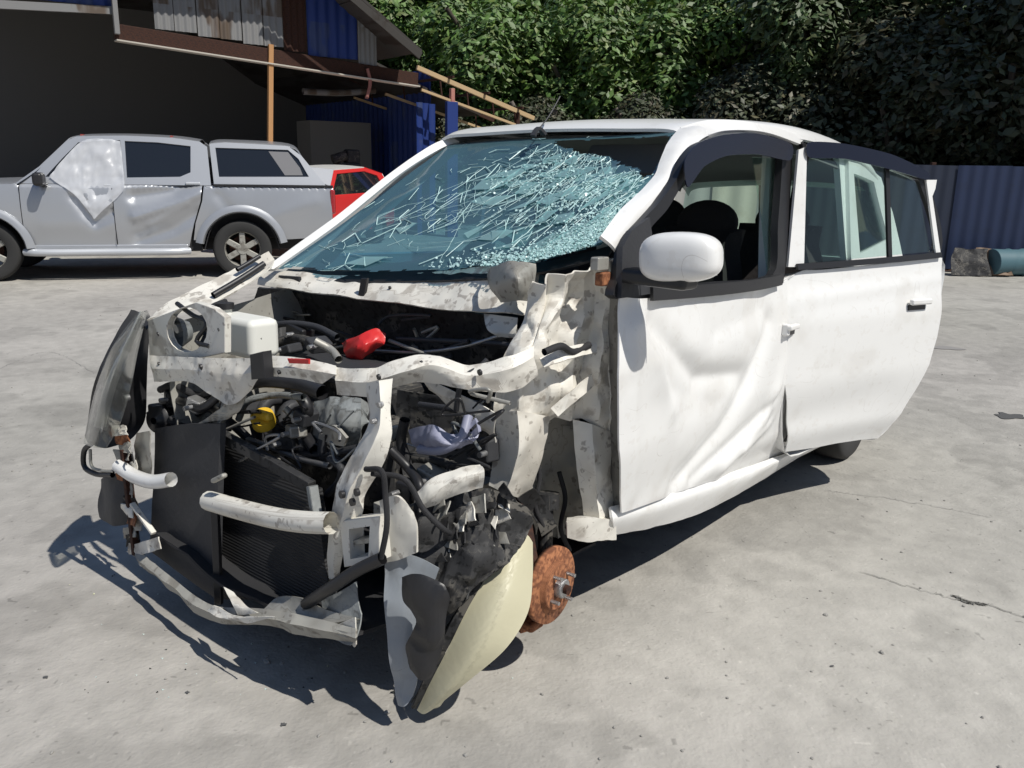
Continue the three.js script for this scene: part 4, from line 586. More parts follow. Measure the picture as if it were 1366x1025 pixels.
part('torn_bracket', sheet(G('z', [[[690, 665, .58], [712, 650, .62]], [[712, 690, .6], [728, 672, .62]], [[722, 716, .62], [742, 700, .64]]]), { n: 8, m: 12, amp: 0.012, freq: 16 }), M.grime);

/* right-hand wing rail and lamp panel */
part('wing_rail', sheet(G('z', [[[358, 337, -.70], [318, 357, -.71], [270, 382, -.72], [225, 405, -.72], [196, 428, -.71]], [[366, 348, -.66], [326, 368, -.66], [282, 392, -.66], [245, 408, -.66], [215, 422, -.66]], [[362, 360, -.60], [330, 382, -.60], [292, 404, -.60], [262, 414, -.60], [232, 420, -.62]]]), { n: 50, m: 12, amp: 0.012, freq: 14, linJ: 1, t: 0.006 }), M.torn);
part('rail_channel', tube([Z(352, 352, -.62), Z(318, 374, -.62), Z(284, 394, -.62)], 0.012), M.black);
part('rail_channel', tube([Z(346, 342, -.66), Z(330, 352, -.66), Z(316, 360, -.66)], 0.009), M.black);
const lp = part('lamp_panel', poly('u', -0.5, [[198, 428], [230, 416], [262, 404], [285, 412], [300, 424], [300, 470], [262, 478], [200, 476]], 0.02, [circ(250, 440, 27, 18, 30)]), M.torn);
part('lamp_socket', lathe([[0.0, 0.0], [0.035, 0.0], [0.06, -0.05], [0.066, -0.055]], V(1, 0, 0), U(250, 442, -.44)), M.slate, lp);
part('lamp_bulb', cyl(0.012, 0.016, 0.05, U(243, 436, -.46), V(1, 0.2, 0)), M.metal, lp);
part('wiring_loom', tube([U(236, 405, -.47), U(256, 420, -.48), U(276, 432, -.49), U(262, 455, -.5), U(280, 462, -.5)], 0.008), M.black);
part('wiring_loom', tube([U(300, 402, -.3), U(282, 412, -.4), U(278, 440, -.46), U(268, 462, -.5)], 0.01), M.matte);
const bt = part('fluid_bottle', (() => { const a = U(306, 450, -.40); return bx(0.12, 0.135, 0.235, a.x + 0.06, a.y, a.z, 0.025); })(), M.bottle);
part('bottle_neck', cyl(0.022, 0.026, 0.05, U(300, 418, -.36), V(0, 1, 0)), M.bottle, bt); part('bottle_cap', cyl(0.03, 0.03, 0.02, U(300, 408, -.36), V(0, 1, 0)), M.black, bt);
part('lamp_bracket', sheet(G('u', [[[199, 474, -.52], [255, 477, -.54], [300, 478, -.52], [352, 478, -.5]], [[200, 492, -.54], [255, 494, -.55], [300, 500, -.53], [350, 496, -.51]], [[204, 510, -.53], [255, 512, -.54], [305, 540, -.52], [335, 520, -.5]]]), { n: 60, m: 20, amp: 0.012, freq: 17, linJ: 1, t: 0.006 }), M.torn);
part('lamp_bracket', sheet(G('u', [[[292, 505, -.52], [312, 505, -.5], [330, 512, -.5]], [[298, 540, -.5], [310, 548, -.5], [322, 545, -.49]], [[262, 566, -.5], [285, 562, -.5], [300, 560, -.5]]]), { n: 16, m: 20, amp: 0.014, freq: 17 }), M.alloy);
part('latch_clip', poly('u', -0.53, [[334, 474], [350, 470], [353, 504], [336, 506]], 0.03), M.black);
const tb = part('tie_bar', sheet(G('u', [[[354, 474, -.47], [400, 478, -.46], [448, 488, -.44]], [[354, 490, -.5], [400, 492, -.49], [448, 500, -.46]], [[358, 502, -.49], [400, 506, -.48], [430, 512, -.46]]]), { n: 26, m: 14, amp: 0.005, freq: 12, linJ: 1, t: 0.006 }), M.torn);
part('paint_mark', poly('u', -0.497, [[384, 479], [412, 480], [412, 485], [386, 484]], 0.003), M.red, tb);
part('tie_bar', sheet(G('u', [[[446, 490, -.44], [490, 490, -.42], [535, 478, -.36], [570, 474, -.30], [620, 488, -.24], [680, 476, -.18], [712, 462, -.1]], [[446, 508, -.46], [490, 510, -.44], [540, 496, -.39], [575, 488, -.33], [622, 502, -.27], [680, 492, -.2], [712, 476, -.12]], [[450, 526, -.44], [490, 530, -.43], [530, 518, -.37], [578, 510, -.31], [640, 522, -.25], [690, 520, -.16], [716, 500, -.1]]]), { n: 70, m: 22, amp: 0.014, freq: 12, linJ: 1, t: 0.006 }), M.torn);
part('tie_bar_tail', sheet(G('u', [[[560, 500, -.28], [620, 530, -.24], [665, 550, -.2]], [[565, 512, -.28], [618, 546, -.24], [660, 572, -.2]], [[572, 520, -.24], [625, 560, -.2], [662, 590, -.18]]]), { n: 24, m: 14, amp: 0.018, freq: 12 }), M.torn);
part('wing_tear', tube([U(612, 525, -.26), U(608, 550, -.26), U(618, 505, -.27), U(640, 490, -.22), U(650, 480, -.2)], 0.008), M.charcoal);
for (const [x, y, u, r] of [[212, 486, -.538, .007], [268, 490, -.543, .010], [324, 506, -.512, .006], [505, 503, -.436, .008], [562, 484, -.345, .006], [640, 497, -.262, .009], [372, 497, -.494, .006], [211, 446, -.5, .008], [292, 440, -.5, .006], [520, 384, .056, .006]]) part('bolt_hole', cyl(r, r, .006, U(x, y, u), V(1, .2, .2), 12), M.black);
/* slanting front leg with its bolted end */
const leg = part('front_leg', sheet(G('u', [[[486, 512, -.43], [505, 508, -.46], [524, 505, -.43]], [[492, 545, -.45], [508, 548, -.48], [520, 548, -.45]], [[488, 575, -.47], [504, 580, -.5], [522, 580, -.46]], [[464, 615, -.5], [484, 620, -.53], [510, 622, -.48]], [[448, 650, -.52], [466, 655, -.55], [488, 660, -.5]], [[440, 690, -.53], [456, 692, -.55], [482, 690, -.51]], [[436, 730, -.52], [446, 732, -.54], [460, 730, -.52]], [[438, 772, -.5], [446, 774, -.52], [452, 772, -.5]]]), { n: 22, m: 80, amp: 0.008, freq: 14, linI: 1, t: 0.006 }), M.torn);
for (const [x, y] of [[456, 660], [476, 657], [470, 670]]) part('bolt_hole', cyl(0.011, 0.011, 0.01, U(x, y, -.552), V(1, 0, 0.2), 12), M.black, leg);
for (const [x, y, q] of [[498, 562, -.49], [507, 540, -.48]]) part('bolt', cyl(0.008, 0.008, 0.015, U(x, y, q), V(1, 0, 0.2), 6), M.metal, leg);
const bf = part('crash_box', poly('u', -0.545, [[454, 696], [506, 690], [506, 748], [460, 756]], 0.05, [[[466, 706], [494, 702], [492, 742], [468, 746]]]), M.torn);
part('crash_box_rib', poly('u', -0.53, [[466, 722], [494, 718], [494, 724], [466, 728]], 0.03), M.alloy, bf);
part('crash_plate', sheet(G('u', [[[506, 668, -.50], [530, 662, -.51], [552, 684, -.49]], [[508, 705, -.52], [530, 705, -.51], [556, 705, -.49]], [[506, 752, -.5], [530, 748, -.5], [555, 738, -.49]]]), { n: 20, m: 20, amp: 0.007, freq: 14, t: 0.008 }), M.torn);
part('wiring_loom', tube([U(488, 626, -.53), U(510, 630, -.55), U(514, 660, -.55), U(516, 700, -.56), U(508, 745, -.56)], 0.008), M.matte);
part('wiring_loom', tube([U(496, 632, -.53), U(540, 640, -.5), U(565, 680, -.48), U(590, 705, -.45), U(600, 712, -.4)], 0.008), M.matte);

/* radiator pack */
part('condenser', sheet(G('u', [[[206, 572, -.50], [246, 566, -.51], [292, 566, -.52]], [[205, 650, -.52], [246, 660, -.53], [290, 668, -.54]], [[200, 735, -.53], [246, 770, -.55], [290, 800, -.56]]]), { n: 24, m: 30, amp: 0.008, freq: 4, t: 0.02 }), M.charcoal);
const rad = part('radiator', sheet(G('u', [[[286, 576, -.44], [350, 612, -.44], [420, 652, -.44]], [[288, 690, -.47], [350, 705, -.47], [428, 715, -.47]], [[292, 800, -.5], [350, 800, -.5], [440, 800, -.5]]]), { n: 12, m: 12, amp: 0.004, t: 0.03 }), M.fins);
part('radiator_top', [bar(U(290, 578, -.46), U(352, 612, -.47), 0.03, 0.035), bar(U(352, 612, -.47), U(416, 650, -.47), 0.03, 0.035)], M.grime, rad);
part('radiator_side', [bar(U(416, 648, -.48), U(424, 700, -.49), 0.03, 0.025)], M.slate, rad);
part('radiator_stay', bar(U(286, 660, -.56), U(292, 806, -.57), 0.025, 0.02), M.black, rad);
part('hose_clip', bar(U(284, 642, -.58), U(300, 634, -.58), 0.022, 0.016, 0.007), M.alloy);
part('bumper_beam', tube([U(278, 668, -.565), U(320, 680, -.575), U(370, 692, -.58), U(410, 697, -.58), U(442, 698, -.57)], 0.032, 40, 12), M.torn);
part('bumper_beam_stub', tube([U(158, 622, -.60), U(180, 636, -.60), U(205, 643, -.60), U(228, 640, -.59)], 0.025, 24, 12), M.white);
part('bottom_crossmember', sheet(G('u', [[[182, 732, -.58], [226, 768, -.62], [280, 806, -.64], [350, 812, -.64], [410, 822, -.62], [474, 838, -.60]], [[180, 742, -.6], [222, 778, -.64], [278, 818, -.66], [350, 826, -.66], [410, 838, -.64], [474, 852, -.62]], [[184, 748, -.58], [224, 784, -.62], [280, 828, -.64], [350, 836, -.64], [410, 850, -.62], [472, 862, -.6]]]), { n: 60, m: 12, amp: 0.012, freq: 10, linJ: 1, t: 0.008 }), M.primer);
part('crossmember_flap', sheet(G('u', [[[298, 784, -.62], [312, 790, -.62]], [[310, 806, -.66], [328, 808, -.65]], [[316, 822, -.66], [345, 818, -.66]]]), { n: 8, m: 14, amp: 0.012, freq: 14 }), M.torn);
part('crossmember_flap', sheet(G('u', [[[276, 815, -.66], [285, 808, -.66]], [[292, 824, -.68], [318, 822, -.67]], [[330, 832, -.67], [368, 822, -.67]]]), { n: 8, m: 14, amp: 0.012, freq: 14 }), M.torn);
part('undertray', sheet(G('u', [[[345, 820, -.62], [372, 796, -.58], [408, 800, -.58]], [[380, 830, -.64], [400, 822, -.6], [430, 812, -.58]], [[430, 840, -.62], [445, 830, -.6], [480, 826, -.58]]]), { n: 18, m: 18, amp: 0.012, freq: 10 }), M.alloy);
part('undertray', sheet(G('u', [[[428, 800, -.56], [452, 790, -.56], [476, 776, -.54]], [[432, 830, -.58], [456, 812, -.57], [476, 800, -.56]], [[442, 850, -.6], [470, 860, -.6], [478, 820, -.58]]]), { n: 16, m: 16, amp: 0.014, freq: 12 }), M.slate);
part('splitter_bar', tube([U(408, 806, -.58), U(440, 785, -.6), U(475, 762, -.58), U(510, 745, -.56)], 0.018), M.black);
part('splitter_flap', sheet(G('u', [[[440, 838, -.6], [474, 824, -.6]], [[458, 852, -.6], [474, 840, -.6]], [[472, 864, -.6], [475, 860, -.6]]]), { n: 8, m: 10, amp: 0.008, freq: 14 }), M.torn);
/* right side debris: lamp hanging out of the corner */
{
  const lamp = part('headlamp', sheet(G('u', [[[186, 418, -.52], [194, 420, -.46], [202, 428, -.40]], [[158, 462, -.60], [180, 470, -.50], [198, 474, -.42]], [[138, 510, -.66], [165, 518, -.54], [196, 520, -.44]], [[124, 560, -.66], [155, 566, -.56], [192, 562, -.46]], [[116, 590, -.64], [140, 598, -.56], [170, 590, -.48]]]), { n: 20, m: 40, amp: 0.006, freq: 10, t: 0.03 }), M.black);
  part('lens', sheet(G('u', [[[180, 421, -.54], [188, 415, -.55], [196, 418, -.50]], [[150, 462, -.62], [166, 462, -.65], [184, 468, -.54]], [[130, 510, -.68], [148, 511, -.71], [174, 518, -.58]], [[117, 560, -.68], [134, 562, -.71], [160, 566, -.60]], [[111, 592, -.66], [124, 597, -.67], [142, 598, -.60]]]), { n: 16, m: 40, t: 0.006 }), M.lens, lamp);
  part('reflector', sheet(G('u', [[[178, 440, -.57], [186, 442, -.53]], [[142, 510, -.66], [156, 514, -.60]], [[126, 570, -.66], [140, 574, -.60]]]), { n: 6, m: 24, t: 0.004 }), M.metal, lamp);
  part('lamp_tab', sheet(G('u', [[[180, 420, -.5], [196, 414, -.46]], [[196, 440, -.5], [204, 428, -.46]]]), { n: 6, m: 6, amp: 0.006, freq: 20 }), M.black, lamp);
  part('lamp_bolt', cyl(0.012, 0.012, 0.02, U(168, 531, -.56), V(1, 0, 0)), M.metal, lamp);
  part('lamp_cable', tube([U(122, 592, -.62), U(112, 602, -.62), U(112, 622, -.62), U(126, 632, -.62), U(150, 634, -.62)], 0.010), M.black, lamp);
  part('lamp_cable', tube([U(120, 600, -.62), U(122, 622, -.62), U(136, 628, -.62), U(152, 629, -.62)], 0.006), M.alloy, lamp);
}
part('wheel_liner', sheet(G('u', [[[134, 640, -.55], [150, 632, -.58], [175, 630, -.57]], [[132, 670, -.55], [150, 672, -.60], [172, 670, -.58]], [[134, 690, -.55], [150, 702, -.6], [172, 700, -.58]]]), { n: 14, m: 14, amp: 0.01, freq: 12, t: 0.01 }), M.charcoal);
{
  const rs = () => rr(-6, 6);
  for (let k = 0; k < 16; k++) { const y = 572 + k * 10.5, x = 158 + k * 1.2 + rs(); part('torn_bracket', sheet(G('u', [[[x - 6, y - 4, -.58 + rr(-.03, .03)], [x + 10, y - 6 + rs(), -.58]], [[x - 4, y + 10, -.58], [x + 12, y + 10 + rs(), -.6 + rr(-.03, .03)]]]), { n: 6, m: 6, amp: 0.014, freq: 24, sd: k }), [M.torn, M.rust, M.primer, M.alloy, M.grime][k % 5]); }
  part('corner_stay', bar(U(176, 672, -.61), U(205, 712, -.61), 0.02, 0.012), M.torn);
  part('corner_stay', bar(U(166, 600, -.58), U(182, 740, -.58), 0.03, 0.02), M.steel);
  part('corner_plate', sheet(G('u', [[[182, 578, -.55], [200, 575, -.55]], [[178, 610, -.56], [202, 612, -.56]], [[186, 640, -.55], [200, 638, -.55]]]), { n: 10, m: 14, amp: 0.01, freq: 14 }), M.alloy);
  part('corner_plate', sheet(G('u', [[[176, 728, -.58], [212, 716, -.6]], [[182, 742, -.6], [216, 732, -.6]]]), { n: 10, m: 8, amp: 0.012, freq: 18 }), M.torn);
  part('horn', lathe([[0.012, 0.03], [0.02, 0.02], [0.05, 0.008], [0.052, -0.01], [0.02, -0.016], [0.0, -0.016]], V(-1, 0.1, 0.4), U(212, 560, -.46)), M.black);
}
/* engine bay */
{
  const eng = part('engine_block', [bx(0.36, 0.34, 0.62, 0.0, 0.46, -0.16, 0.03), bx(0.2, 0.12, 0.5, 0.0, 0.66, -0.16, 0.03)], M.grime);
  part('rocker_cover', sheet([[V(-0.16, 0.70, -0.42), V(-0.16, 0.72, 0.06)], [V(-0.05, 0.75, -0.42), V(-0.05, 0.76, 0.06)], [V(0.1, 0.72, -0.42), V(0.1, 0.73, 0.06)]], { n: 20, m: 10, amp: 0.008, t: 0.02 }), M.charcoal, eng);
  for (let k = 0; k < 4; k++) part('intake_runner', tube([V(-0.12, 0.60, -0.38 + k * 0.12), V(-0.26, 0.62, -0.38 + k * 0.12), V(-0.3, 0.52, -0.38 + k * 0.12), V(-0.22, 0.44, -0.38 + k * 0.12)], 0.024), M.charcoal, eng);
  const gb = part('gearbox', [sheet(G('u', [[[418, 536, -.24], [450, 528, -.26], [482, 532, -.24]], [[415, 565, -.28], [450, 568, -.32], [482, 570, -.28]], [[424, 600, -.25], [450, 604, -.27], [476, 600, -.25]]]), { n: 30, m: 30, amp: 0.018, freq: 14, t: 0.05 })], M.slate);
  part('gearbox_cover', sheet(G('u', [[[428, 572, -.33], [445, 568, -.34], [462, 585, -.33]], [[424, 585, -.33], [440, 592, -.34], [458, 596, -.33]]]), { n: 10, m: 8, t: 0.012 }), M.alloy, gb);
  part('filler_cap', [cyl(0.040, 0.042, 0.034, U(351, 560, -.36), V(-0.5, 0.8, 0.3), 24), bx(0.03, 0.03, 0.085, ...U(351, 554, -.37).toArray(), 0.01)], M.yellow);
  part('red_cover', sheet(G('u', [[[456, 458, .0], [480, 448, -.02], [500, 438, .02], [514, 446, .04]], [[460, 470, -.03], [482, 462, -.05], [505, 455, .0], [512, 460, .02]], [[466, 484, -.02], [478, 484, -.03], [490, 476, .0], [500, 468, .02]]]), { n: 22, m: 16, amp: 0.012, freq: 22, t: 0.012 }), M.red);
  const bl = part('lilac_bracket', sheet(G('u', [[[546, 574, -.3], [575, 566, -.34], [605, 580, -.32], [635, 560, -.28]], [[550, 592, -.32], [578, 588, -.36], [608, 594, -.34], [638, 578, -.3]], [[570, 604, -.3], [590, 602, -.33], [615, 602, -.32], [632, 594, -.28]]]), { n: 40, m: 24, amp: 0.022, freq: 16, sharp: .8, t: 0.012 }), M.lilac);
  part('bracket_arm', tube([U(560, 600, -.33), U(590, 600, -.34), U(615, 585, -.32), U(625, 555, -.28)], 0.014), M.lilac, bl);
  const hs = [
    [[[300, 572], [302, 540], [320, 518], [350, 508], [395, 512], [430, 524]], -.38, .024, M.black], [[[318, 560], [330, 536], [362, 528], [405, 530]], -.34, .012, M.slate], [[[292, 585], [296, 560], [302, 535]], -.42, .014, M.slate],
    [[[250, 560], [275, 545], [296, 556], [320, 575], [345, 600]], -.36, .016, M.black], [[[330, 586], [365, 598], [400, 612], [440, 622]], -.36, .010, M.metal], [[[345, 592], [390, 604], [430, 606], [478, 598]], -.32, .012, M.charcoal],
    [[[395, 520], [410, 545], [405, 575], [420, 600]], -.3, .020, M.black], [[[380, 545], [395, 560], [400, 580], [385, 598]], -.33, .012, M.alloy], [[[440, 612], [455, 625], [450, 645], [436, 660]], -.38, .012, M.charcoal],
    [[[520, 600], [545, 625], [560, 650], [556, 690]], -.36, .014, M.black], [[[530, 610], [560, 612], [600, 620], [640, 640]], -.28, .014, M.grime], [[[540, 560], [535, 590], [545, 620]], -.3, .016, M.matte],
    [[[350, 440], [380, 432], [420, 436], [450, 450]], -.1, .012, M.charcoal], [[[362, 460], [390, 452], [420, 458]], -.14, .018, M.grime], [[[345, 450], [352, 470], [342, 500]], -.35, .012, M.black], [[[420, 455], [440, 466], [452, 480]], -.2, .014, M.alloy],
    [[[210, 545], [240, 535], [270, 545], [290, 530]], -.42, .016, M.black], [[[214, 520], [235, 515], [262, 528], [285, 520]], -.4, .014, M.matte], [[[225, 560], [250, 572], [275, 565]], -.44, .014, M.matte], [[[560, 540], [600, 545], [640, 548]], -.18, .010, M.charcoal]];
  for (const [pl, u, r, m] of hs) part('hose', tube(pl.map(([x, y], i) => U(x, y, u + 0.02 * Math.sin(i * 2.1 + x))), r, 30, 10), m);
  const bl2 = [[372, 440, -.08, .08, .06], [400, 445, -.1, .10, .07], [425, 460, -.16, .06, .05], [388, 466, -.2, .05, .04], [395, 575, -.32, .07, .05], [408, 556, -.3, .06, .05], [385, 590, -.33, .08, .04], [230, 530, -.4, .07, .06], [262, 540, -.42, .06, .06], [215, 548, -.42, .06, .05], [246, 552, -.38, .09, .05], [575, 635, -.3, .07, .05], [545, 655, -.36, .06, .06], [600, 650, -.26, .1, .06], [520, 580, -.3, .05, .06], [650, 600, -.12, .06, .06], [330, 540, -.3, .1, .06]];
  for (const [x, y, u, w, h] of bl2) { const c = U(x, y, u), g = bx(rr(.05, .09), h * rr(.7, 1.2), w, 0, 0, 0, 0.008); g.rotateX(rr(-.4, .4)); g.rotateY(rr(-.5, .5)); g.translate(c.x, c.y, c.z); const b = part('component_housing', g, [M.charcoal, M.alloy, M.grime, M.metal, M.black][Math.floor(rnd() * 5)]); const q = cyl(0.009, 0.009, 0.03, c.clone().add(V(-.045, 0.0, rr(-.02, .02))), V(1, 0, 0), 8); part('bolt', q, M.metal, b); }
  for (let k = 0; k < 34; k++) { const x = k < 20 ? rr(215, 480) : rr(530, 690), y = k < 20 ? rr(515, 615) : rr(535, 680), u = -.42 + (k < 20 ? 0 : .1) + rr(-.03, .12), pts = [U(x, y, u)]; for (let q = 0; q < 3; q++) pts.push(U(x + rr(-34, 34), y + rr(-22, 26), u + rr(-.03, .03))); part('loose_wire', tube(pts, rr(.0025, .006), 20, 6), [M.black, M.black, M.matte, M.slate, M.alloy, M.metal][k % 6]); }
  for (let k = 0; k < 14; k++) { const x = rr(345, 690), y = 405 + (x - 345) * .05 + rr(8, 55), pts = [U(x, y, .1)]; for (let q = 0; q < 3; q++) pts.push(U(x + rr(-50, 50), y + rr(-10, 14), .08 + rr(-.04, .03))); part('loose_wire', tube(pts, rr(.003, .007), 20, 6), [M.black, M.charcoal, M.alloy][k % 3]); }
  part('inner_rail', [bar(V(-.45, .42, -.45), V(.3, .42, -.45), .1, .08), bar(V(-.4, .42, .36), V(.3, .42, .45), .1, .08)], M.primer);
  part('engine_undershield', sheet([[V(-.58, .14, -.62), V(-.6, .1, 0), V(-.56, .14, .4)], [V(-.2, .1, -.62), V(-.2, .08, 0), V(-.2, .1, .5)], [V(.4, .12, -.62), V(.4, .1, 0), V(.4, .14, .6)]], { n: 24, m: 24, amp: .03, freq: 6, t: .01 }), M.matte);
  part('subframe', [bx(.5, .08, 1.1, .02, .2, -0.05, .02)], M.matte);
  part('apron_inside', sheet([[V(-.45, .88, -.68), V(.25, 1.0, -.68)], [V(-.45, .6, -.66), V(.25, .6, -.66)], [V(-.45, .35, -.6), V(.25, .3, -.6)]], { n: 16, m: 14, amp: .02, freq: 8 }), M.primer);
  part('apron_inside', sheet(G('u', [[[530, 520, -.1], [600, 530, -.04], [660, 540, .0]], [[530, 580, -.1], [600, 590, -.02], [664, 600, .02]], [[540, 650, -.14], [600, 660, -.04], [672, 670, .02]]]), { n: 26, m: 24, amp: .025, freq: 9 }), M.grime);
}
/* crushed left front corner, brake disc, hanging bumper corner */
part('chassis_stub', sheet(G('u', [[[552, 660, -.44], [600, 628, -.38], [640, 618, -.32]], [[558, 672, -.45], [604, 642, -.4], [646, 630, -.34]], [[560, 684, -.44], [606, 660, -.38], [644, 650, -.33]]]), { n: 24, m: 14, amp: 0.016, freq: 16, t: .006 }), M.torn);
part('crumpled_chassis', sheet(G('u', [[[558, 660, -.38], [620, 650, -.32], [680, 660, -.2], [708, 690, -.15]], [[556, 700, -.42], [610, 700, -.38], [670, 700, -.26], [704, 715, -.2]], [[560, 750, -.44], [600, 760, -.42], [650, 740, -.34], [690, 735, -.26]], [[570, 800, -.44], [595, 820, -.42], [625, 790, -.38], [655, 770, -.34]]]), { n: 80, m: 80, amp: 0.05, freq: 13, sharp: .9 }), M.grime);
for (let k = 0; k < 30; k++) { const x = rr(560, 672), y = rr(645, 770 - (x - 560) * 0.45), u = -.42 + (x - 560) * .0016; part('metal_shard', sheet(G('u', [[[x, y, u], [x + rr(8, 20), y + rr(-10, 6), u]], [[x + rr(-6, 6), y + rr(10, 26), u - .02], [x + rr(10, 26), y + rr(10, 22), u - .03]]]), { n: 7, m: 7, amp: 0.014, freq: 20, sd: k }), [M.torn, M.grime, M.primer, M.alloy, M.matte][k % 5]); }
part('wing_liner', sheet(G('u', [[[512, 752, -.50], [545, 742, -.48], [585, 760, -.44]], [[512, 800, -.53], [540, 800, -.5], [570, 805, -.46]], [[516, 860, -.54], [538, 860, -.52], [560, 850, -.48]], [[524, 915, -.53], [538, 920, -.52], [556, 905, -.5]], [[532, 940, -.52], [541, 942, -.52], [550, 930, -.51]]]), { n: 26, m: 50, amp: 0.022, freq: 8, t: .005 }), M.liner);
part('liner_rag', sheet(G('u', [[[538, 770, -.53], [560, 765, -.53], [592, 780, -.5]], [[540, 800, -.54], [570, 808, -.54], [600, 800, -.5]], [[556, 830, -.53], [575, 850, -.53], [592, 840, -.5]], [[540, 862, -.54], [566, 880, -.53], [588, 870, -.5]], [[545, 885, -.53], [562, 905, -.53], [574, 900, -.51]]]), { n: 24, m: 40, amp: 0.024, freq: 11, t: .006 }), M.black);
const bp = part('bumper_corner', sheet(G('u', [
  [[700, 712, -.17], [706, 716, -.16], [711, 724, -.15]],
  [[668, 742, -.27], [690, 752, -.25], [711, 770, -.20]],
  [[632, 798, -.36], [668, 806, -.34], [704, 818, -.26]],
  [[600, 860, -.42], [636, 866, -.41], [676, 864, -.34]],
  [[572, 915, -.45], [598, 918, -.45], [630, 905, -.41]],
  [[556, 948, -.46], [566, 953, -.46], [584, 942, -.45]]]), { n: 26, m: 60, amp: 0.003, freq: 5, t: .006 }), M.cream);
part('bumper_edge', sheet(G('u', [[[694, 716, -.18], [700, 712, -.17]], [[655, 750, -.29], [668, 742, -.27]], [[616, 806, -.38], [632, 798, -.36]], [[584, 868, -.44], [600, 860, -.42]], [[560, 920, -.47], [572, 915, -.45]], [[550, 946, -.48], [556, 948, -.46]]]), { n: 8, m: 50, amp: .008, freq: 14, t: .005 }), M.grime, bp);
part('bumper_inner', sheet(G('u', [[[650, 728, -.26], [690, 712, -.18]], [[620, 790, -.36], [655, 748, -.29]], [[590, 850, -.40], [616, 806, -.38]], [[566, 905, -.44], [584, 868, -.44]], [[548, 938, -.46], [560, 920, -.47]]]), { n: 12, m: 40, amp: .02, freq: 10 }), M.grime, bp);
{
  const c = Z(735, 780, 0.72), ax = V(0.03, 0.02, 1).normalize(), Rd = 0.12;
  const d = part('brake_disc', lathe([[0.07, -0.05], [0.078, -0.012], [Rd, -0.012], [Rd, 0.010], [0.076, 0.010], [0.073, 0.026], [0.068, 0.030], [0.032, 0.030], [0.03, 0.03]], ax, c, 56), M.rust);
  part('hub', lathe([[0.03, 0.02], [0.03, 0.048], [0.025, 0.052], [0.0, 0.052]], ax, c, 28), M.metal, d); part('hub_nut', cyl(0.016, 0.016, 0.02, c.clone().addScaledVector(ax, 0.055), ax, 6), M.steel, d);
  const e1 = V(0, 1, 0).cross(ax).normalize(), e2 = ax.clone().cross(e1);
  for (let k = 0; k < 4; k++) { const a = 0.6 + k * Math.PI / 2, q = c.clone().addScaledVector(e1, 0.052 * Math.cos(a)).addScaledVector(e2, 0.052 * Math.sin(a)); part('wheel_stud', cyl(0.006, 0.006, 0.03, q.addScaledVector(ax, 0.044), ax, 8), M.metal, d); }
  part('hub_carrier', [cyl(0.05, 0.06, 0.12, c.clone().addScaledVector(ax, -0.1), ax), bar(c.clone().addScaledVector(ax, -.08), c.clone().add(V(.08, .2, -.2)), .06, .05)], M.steel);
  part('lower_arm', [bar(c.clone().add(V(-0.03, -0.15, -0.05)), c.clone().add(V(0.1, -0.08, -0.4)), .07, .03), bx(.07, .03, .06, c.x - .03, c.y - .135, c.z - .05, .01)], M.rust);
  part('drive_shaft', cyl(0.018, 0.018, 0.4, c.clone().add(V(0, 0, -.3)), V(0, 0, 1)), M.steel);
}
